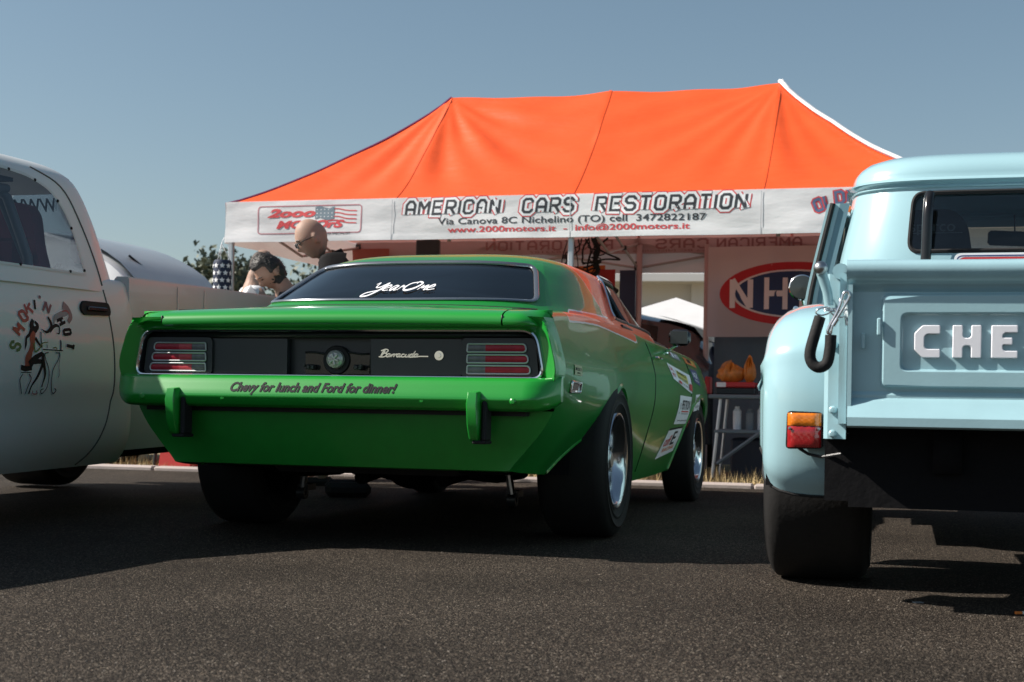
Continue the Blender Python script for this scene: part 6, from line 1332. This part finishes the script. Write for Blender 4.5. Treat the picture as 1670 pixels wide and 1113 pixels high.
    if glasses:
        mb = MB()
        for q in (-1, 1):
            rr = rpoly([(q * .008, -.016), (q * .052, -.014), (q * .056, .012), (q * .01, .014)], .012, 4); mb.tube([tuple(Hr @ (Vector((-.108 + .0 * abs(a) + .18 * a * a * 8, a, b)) * hs) + hc) for a, b in rr], .0028, 5, closed=True)
            mb.add([tuple(Hr @ (Vector((-.107 + .18 * a * a * 8, a, b)) * hs) + hc) for a, b in rr], [tuple(range(len(rr)))])
            mb.tube([tuple(Hr @ (Vector(v) * hs) + hc) for v in ((-.100, q * .056, .006), (-.06, q * .078, .006), (.01, q * .084, .002))], .0028, 5)
        mb.build('glasses', M['black_gloss'], P, ang=80)
    if hair:
        mb = MB(); full = hair[1]; rows = []
        for p in np.linspace(-.75 if full else -.6, 1.55, 26):
            row = []
            for t in np.linspace(0, 2 * math.pi, 41)[:-1]:
                d = Vector((-math.cos(t) * math.cos(p), math.sin(t) * math.cos(p), math.sin(p))); front = max(0, -d.x)
                k = 1.0
                if full: k = 1.14 if (d.z > .62 or d.x > -.25) else .9
                if full and d.x > -.25 and abs(d.y) > .8 and d.z < .0: k = .93
                if not full: k = 1.035 if (d.x > .1 and d.z < .55) else .9
                nz = mnoise.noise(Vector((d.x * 9, d.y * 9, d.z * 9))) * (.07 if full else .01)
                row.append(tuple(Hr @ (Vector((d.x * .098, d.y * .078, d.z * .122)) * (k + nz) * hs) + hc))
            rows.append(row)
        mb.grid(rows, cv=True); mb.build('hair', hair[0], P, ang=120)
        if full:
            mb = MB()
            for i in range(900):
                t, p = random.uniform(0, 6.28), random.uniform(-.5, 1.5); d = Vector((-math.cos(t) * math.cos(p), math.sin(t) * math.cos(p), math.sin(p)))
                if d.x < -.25 and d.z < .6: continue
                b_ = Vector((d.x * .098, d.y * .078, d.z * .122)) * 1.12 * hs; tip = b_ * 1.10 + Vector((random.uniform(-.02, .02), random.uniform(-.015, .015), random.uniform(-.03, .01))); sd2 = d.orthogonal().normalized() * .0022
                mb.add([tuple(Hr @ v + hc) for v in (b_ - sd2, b_ + sd2, tip)], [(0, 1, 2)])
            mb.build('hair_strands', hair[0], P, smooth=False)
    return P
sk1 = pmat('skin_tan', (.33, .215, .165), .6, var=.12, vs=12, spec=.4); sk2 = pmat('skin_olive', (.33, .19, .135), .5, var=.12, vs=12)
for m_ in (sk1, sk2): m_.node_tree.nodes['Principled BSDF'].inputs['Subsurface Weight'].default_value = .08; m_.node_tree.nodes['Principled BSDF'].inputs['Subsurface Radius'].default_value = (.02, .008, .005)
person('shaven-headed man with dark glasses in a black polo looking down', (-.99, 9.1, 0), R(8), 19, (-30, 0, 6), sk1, pmat('polo_black', (.011, .011, .012), .85, spec=.1, bump=.2, bs=60), pmat('jeans', (.05, .06, .1), .9), polo=True, glasses=True, arm=10, neck=.055, lift=.135, hs=1.0).scale = (1.06,) * 3
person('dark curly-haired man bending forward beside the windsock', (-1.40, 10.3, -.03), R(25), 29, (-46, 0, 8), sk2, pmat('shirt_charcoal', (.022, .022, .026), .9, spec=.1), pmat('trousers_dark', (.04, .04, .045), .9), hair=(pmat('hair_dark', (.012, .010, .009), .55, bump=.6, bs=60), True), arm=25, neck=.02, hs=1.05)
person('balding man in a white T-shirt bent over with his back turned', (-2.12, 10.95, .02), R(200), 13, (-30, 0, 35), sk1, cloth('tshirt_white', (.80, .81, .84), trans=.1, bs=5), pmat('trousers_blue', (.05, .07, .12), .9), hair=(pmat('hair_grey', (.05, .04, .035), .7), False), arm=30, hs=1.0)

# ------------------------------------------------------------------ behind the tent
def pane_box(parent, name, c, sz, mat, rz=0): mb = MB(); mb.box(c, sz, bev=min(.01, min(sz) * .3)); return mb.build(name, mat, parent)
bl = thing('garage_building', 'low white building with roller shutters seen through the tent', 'building', (6.2, 27, 0), R(-10))
bw = pmat('render_white', (.56, .57, .57), .8, var=.08, vs=1); bg_ = pmat('shutter_grey', (.20, .21, .22), .6, var=.1, vs=3)
pane_box(bl, 'wall', (0, 3, 2.05), (16, 6, 4.1), bw); pane_box(bl, 'roof', (0, 2.7, 4.2), (16.6, 7, .22), pmat('roof_edge', (.38, .37, .35), .7)); pane_box(bl, 'canopy_ledge', (0, -.35, 3.05), (15.6, .8, .16), bw)
for i, x in enumerate((-6.4, -3.9, -1.4, 1.1, 3.6, 6.1)):
    d_ = pane_box(bl, 'roller_shutter', (x, -.03, 1.25), (2.0, .06, 2.5), bg_)
    for k in range(16): pane_box(d_, 'slat', (x, -.07, .12 + k * .155), (1.98, .02, .13), bg_)
    pane_box(bl, 'pilaster', (x + 1.25, -.12, 1.5), (.3, .2, 3.0), bw)
gz = thing('gazebo', 'small white peaked canopy standing beyond the orange tent', 'tent', (2.0, 17.5, 0), R(-12)); gz.scale = (1, 1, .83)
mb = MB(); mb.add([(-1.4, -1.2, 1.70), (1.4, -1.2, 1.70), (1.4, 1.2, 1.70), (-1.4, 1.2, 1.70), (0, 0, 2.35)], [(0, 1, 4), (1, 2, 4), (2, 3, 4), (3, 0, 4)]); mb.build('canopy', pmat('gazebo_cloth', (.5, .51, .52), .8), gz, smooth=False)
mb = MB(); mb.add([(-1.4, -1.2, 1.70), (1.4, -1.2, 1.70), (1.4, 1.2, 1.70), (-1.4, 1.2, 1.70), (-1.4, -1.22, 1.45), (1.4, -1.22, 1.45), (1.4, 1.22, 1.45), (-1.4, 1.22, 1.45)], [(0, 1, 5, 4), (1, 2, 6, 5), (2, 3, 7, 6), (3, 0, 4, 7)]); mb.build('valance', wh, gz, smooth=False)
for a, b in ((-1, -1), (1, -1), (1, 1), (-1, 1)): pane_box(gz, 'leg', (a * 1.37, b * 1.17, .85), (.04, .04, 1.7), fr_m)
def simple_car(name, label, cat, loc, rz, body_c, L=4.2, W=1.75, H=1.45, prof=None, glass=None):
    """closed car by lofting a side profile with tumblehome; windows as own parts"""
    c = thing(name, label, cat, loc, rz); bm_ = pmat(name + '_paint', body_c, .25, coat=1, var=.05); xs_ = np.linspace(-L / 2, L / 2, 40)
    prof = prof or ([-.5, -.47, -.30, -.17, .22, .36, .5], [.62, .80, .92, 1.0, 1.0, .72, .60])
    hk = [p * L for p in prof[0]]; belt = lambda x: min(p1(hk, [q * H for q in prof[1]], x), .66 * H); top_f = lambda x: p1(hk, [q * H for q in prof[1]], x)
    mb = MB(); rows = []
    for x in xs_:
        e = min(1, (L / 2 - abs(x)) / .25 + .55); hw = W / 2 * (1 - .10 * (1 - min(1, e))) * (1 if abs(x) < L * .42 else .93); zb = .24 if min(abs(x + L * .31), abs(x - L * .31)) > .36 else .24 + math.sqrt(max(0, .36**2 - min(abs(x + L * .31), abs(x - L * .31))**2)); zt = top_f(x); zbt = belt(x)
        half = [(hw * .94, x, zb), (hw, x, max(zb, .45)), (hw, x, max(zb + .01, zbt - .08)), (hw * .96, x, zbt)] + [(hw * (.96 - .17 * t), x, zbt + (zt - zbt) * t) for t in (.25, .5, .75, .92)] + [(hw * .70, x, zt), (hw * .35, x, zt + .02), (0, x, zt + .025)]
        rows.append(half + [(-p[0], p[1], p[2]) for p in half[-2::-1]])
    mb.grid(rows)
    for e in (0, -1): mb.add(rows[e], [tuple(range(len(rows[e])))])
    mb.build('body', bm_, c, ang=35); gm = glass or M['black_gloss']
    xr = [x for x in np.linspace(-L * .40, L * .30, 26) if top_f(x) > belt(x) + .2]
    for s in (-1, 1):
        for a, b in ((xr[0] + .12, xr[len(xr) // 2] - .04), (xr[len(xr) // 2] + .04, xr[-1] - .15)):
            mb = MB(); mb.grid([[(s * (W / 2 * (.96 - .17 * t) + .012), x, belt(x) + (top_f(x) - belt(x)) * t) for x in np.linspace(a, b, 8)] for t in (.08, .45, .80)]); mb.build('side_window', gm, c)
        for q in (-1, 1):
            mb = MB(); mb.lathe([(.0, .10), (.19, .10), (.20, .12), (.31, .11), (.33, .06), (.33, -.1), (.0, -.1)], (s * (W / 2 - .12), q * L * .31, .33), 'x', 28); mb.build('wheel', M['tyre'], c)
        mb = MB(); mb.box((s * W * .38, L / 2 - .02, .66), (.3, .08, .14), bev=.03); mb.build('headlight', M['clear_glass'], c); mb = MB(); mb.box((s * W * .40, -L / 2 + .02, .82), (.2, .06, .2), bev=.03); mb.build('tail_light', M['red_ink'], c)
    for x0, x1 in ((-L * .49, -L * .36), (L * .22, L * .38)):
        zz = [top_f(x0), top_f(x1)]; mb = MB(); mb.grid([[(W * .39 * k * (1 if j else 1), x, top_f(x) + .035) for k in (-1, -.5, 0, .5, 1)] for j, x in enumerate(np.linspace(x0 + .03, x1 - .03, 6))]); mb.build('windscreen', gm, c)
    return c
simple_car('parked_car', 'dark grey hatchback parked beyond the coupe mirror', 'car', (.25, 15.2, 0), R(72), (.03, .035, .045), H=1.66, L=4.0, W=1.8)
vn = thing('parked_van', 'white van with a steep grey windscreen behind the white pickup bed', 'van', (-4.95, 14.4, 0), R(-108))
VP = ([-2.6, -2.5, -2.2, .45, 1.0, 1.55, 1.95, 2.3, 2.5], [1.9, 2.12, 2.22, 2.20, 2.10, 1.86, 1.48, 1.20, .8]); mb = MB(); rows = []
for x in np.linspace(-2.6, 2.5, 60):
    zt = p1(*VP, x); hw = .98 * (1 - .08 * max(0, (x - 1.6) / .9)); half = [(hw, x, .35), (hw + .01, x, .8), (hw, x, min(1.15, zt - .06)), (hw * (1 - .16 * max(0, min(1, (zt - 1.15)))), x, zt - .10), (hw * .86, x, zt - .02), (hw * .78, x, zt), (0, x, zt + .03)]
    rows.append(half + [(-p[0], p[1], p[2]) for p in half[-2::-1]])
mb.grid(rows)
for e in (0, -1): mb.add(rows[e], [tuple(range(len(rows[e])))])
vw = pmat('van_white', (.74, .75, .76), .3, coat=.8); mb.build('body', vw, vn, ang=40)
vg = pmat('van_screen', (.34, .37, .39), .3, coat=.3)
mb = MB(); mb.grid([[(k * .76 * (1 - .0 * x), x, p1(*VP, x) + .03 + .02) for k in (-1, -.6, 0, .6, 1)] for x in np.linspace(.62, 1.90, 10)]); ws2 = mb.build('windscreen', vg, vn)
mb = MB(); mb.tube([(.1, 1.93, 1.53), (.45, 1.5, 1.96)], .012, 5); mb.build('wiper', M['black_rubber'], ws2)
mb = MB(); mb.box((0, 2.30, 1.14), (1.6, .5, .10)); mb.build('cowl_trim', M['black_satin'], vn); mb = MB(); mb.box((0, 2.47, .55), (1.8, .14, .3), bev=.05); mb.build('bumper', M['black_satin'], vn)
for s in (-1, 1):
    for y in (-1.6, 1.65): mb = MB(); mb.lathe([(.0, .10), (.2, .10), (.21, .12), (.33, .11), (.35, .05), (.35, -.1), (0, -.1)], (s * .88, y, .35), 'x', 28); mb.build('wheel', M['tyre'], vn)
# motorcycle-ish bundle: blue tarp heap and yellow tent panel
blob('tarp_heap', 'crumpled dark blue and white tarpaulin heap beside the grey hatchback', 'tarpaulin', (2.0, 14.4, .72), (.30, .25, .20), pmat('tarp', (.10, .12, .2), .5, var=.9, vs=9), 5)
blob('crate_cover', 'dark plinth cover under the crumpled tarpaulin', 'cover', (2.0, 14.4, .0), (.32, .27, .40), M['black_rubber'], 15)
pn = thing('sunshade', 'yellow green ribbed sunshade disc leaning by the tent wall', 'sunshade', (2.14, 15.7, .40), R(-15))
mb = MB(); mb.grid([[(r_ * math.cos(a), .03 * r_ + .008 * math.sin(r_ * 90), .50 + r_ * math.sin(a)) for a in np.linspace(0, 2 * math.pi, 33)[:-1]] for r_ in np.linspace(.02, .24, 16)], cv=True); mb.build('disc', pmat('shade_yellow', (.45, .48, .12), .6, var=.3, vs=20), pn); mb = MB(); mb.tube([(0.245 * math.cos(a), .01, .50 + 0.245 * math.sin(a)) for a in np.linspace(0, 2 * math.pi, 33)[:-1]], .012, 6, closed=True); mb.build('rim', M['black_satin'], pn)
mb = MB(); mb.tube([(0, .03, .30), (0, .03, -.42)], .014, 6); mb.tube([(-.2, 0, -.41), (.2, 0, -.41)], .012, 6); mb.tube([(0, -.15, -.41), (0, .2, -.41)], .012, 6); mb.build('stand', M['black_satin'], pn)
# far wall, trees
lw = pmat('far_wall', (.42, .33, .31), .85, var=.15, vs=.5)
fw = thing('boundary_wall', 'long low pinkish wall running along the far field', 'wall', (-20, 46, 0), R(-4)); pane_box(fw, 'wall_face', (0, 0, 1.5), (60, .3, 3.0), lw); pane_box(fw, 'coping', (0, 0, 3.06), (60.4, .42, .12), pmat('coping', (.45, .42, .40), .8))
lf = pmat('hazed_leaf', (.085, .10, .065), .6, var=.4, vs=1.5); tk = pmat('bark', (.09, .07, .055), .85, bump=.4, bs=20)  # foliage lightened, distance haze mixed into its base colour
def tree(label, x, y, h, w_, seed, dens=2600):
    t = thing('leafy_tree', label, 'tree', (x, y, 0), 0, 'trees on the far side of the field'); rn = random.Random(seed)
    mb = MB(); mb.tube([(0, 0, -.1), (.05, 0, h * .3), (.1, .05, h * .6), (.12, .1, h * .85)], [.22, .17, .10, .03], 8)
    cl = []
    for i in range(11):
        a = rn.uniform(0, 6.28); r_ = rn.uniform(.2, 1) * w_; z = h * rn.uniform(.48, .95); r_ *= (1.15 - (z / h)) * 1.4; cl.append((r_ * math.cos(a), r_ * math.sin(a), z, rn.uniform(.3, .55) * w_)); mb.tube([(.05, 0, h * rn.uniform(.28, .5)), (r_ * .5 * math.cos(a), r_ * .5 * math.sin(a), z * .82), (r_ * math.cos(a), r_ * math.sin(a), z)], [.07, .045, .015], 5)
    mb.build('trunk', tk, t)
    mb = MB(); vs, fs = [], []
    for i in range(dens):
        c = cl[rn.randrange(len(cl))]; d = Vector((rn.gauss(0, 1), rn.gauss(0, 1), rn.gauss(0, .7))).normalized() * c[3] * rn.uniform(.35, 1.05); p = Vector(c[:3]) + d; s_ = rn.uniform(.05, .13); u = Vector((rn.gauss(0, 1), rn.gauss(0, 1), rn.gauss(0, 1))).normalized(); v = u.orthogonal().normalized(); o = len(vs)
        vs += [tuple(p + u * s_), tuple(p + v * s_ * .6), tuple(p - u * s_), tuple(p - v * s_ * .6)]; fs.append((o, o + 1, o + 2, o + 3))
    mb.add(vs, fs); mb.build('crown', lf, t, smooth=False)
tree('leafy tree left of the tent corner pole, tallest of the row', -7.9, 38, 4.4, 1.6, 1)
tree('leafy tree right of the windsock in the far row', -5.9, 40, 4.6, 1.8, 2)
tree('round tree over the bending men in the far row', -4.3, 42, 3.9, 1.5, 3)
tree('small tree hidden low at the left end of the far row', -9.6, 40, 4.0, 1.5, 4)

# separate pieces that stand apart become objects of their own
def split_loose(names):
    for o in [q for q in bpy.data.objects if q.type == 'MESH' and q.name.split('.')[0] in names]:
        me = o.data; n = len(me.vertices); par = list(range(n))
        def fd(a):
            while par[a] != a: par[a] = par[par[a]]; a = par[a]
            return a
        for e in me.edges:
            a, b = fd(e.vertices[0]), fd(e.vertices[1])
            if a != b: par[a] = b
        isl = {}
        for p in me.polygons: isl.setdefault(fd(p.vertices[0]), []).append(p)
        if len(isl) < 2: continue
        first = True
        for ps in isl.values():
            idx = {}; fs = []
            for p in ps: fs.append(tuple(idx.setdefault(v, len(idx)) for v in p.vertices))
            m2 = bpy.data.meshes.new(o.data.name); m2.from_pydata([me.vertices[v].co[:] for v in idx], [], fs)
            for mt in me.materials: m2.materials.append(mt)
            m2.polygons.foreach_set('material_index', [p.material_index for p in ps]); m2.polygons.foreach_set('use_smooth', [p.use_smooth for p in ps])
            if first: keep = m2; first = False
            else: c = o.copy(); c.data = m2; col.objects.link(c); c.parent = o.parent; c.name = o.name.split('.')[0]
        o.data = keep
split_loose({'seam', 'door_gap', 'wheel_well', 'hip_binding', 'wall_post', 'frame_rail', 'cab_window', 'shut_line', 'centre_mast', 'stars', 'cord', 'fender_bead', 'panel_rib'})
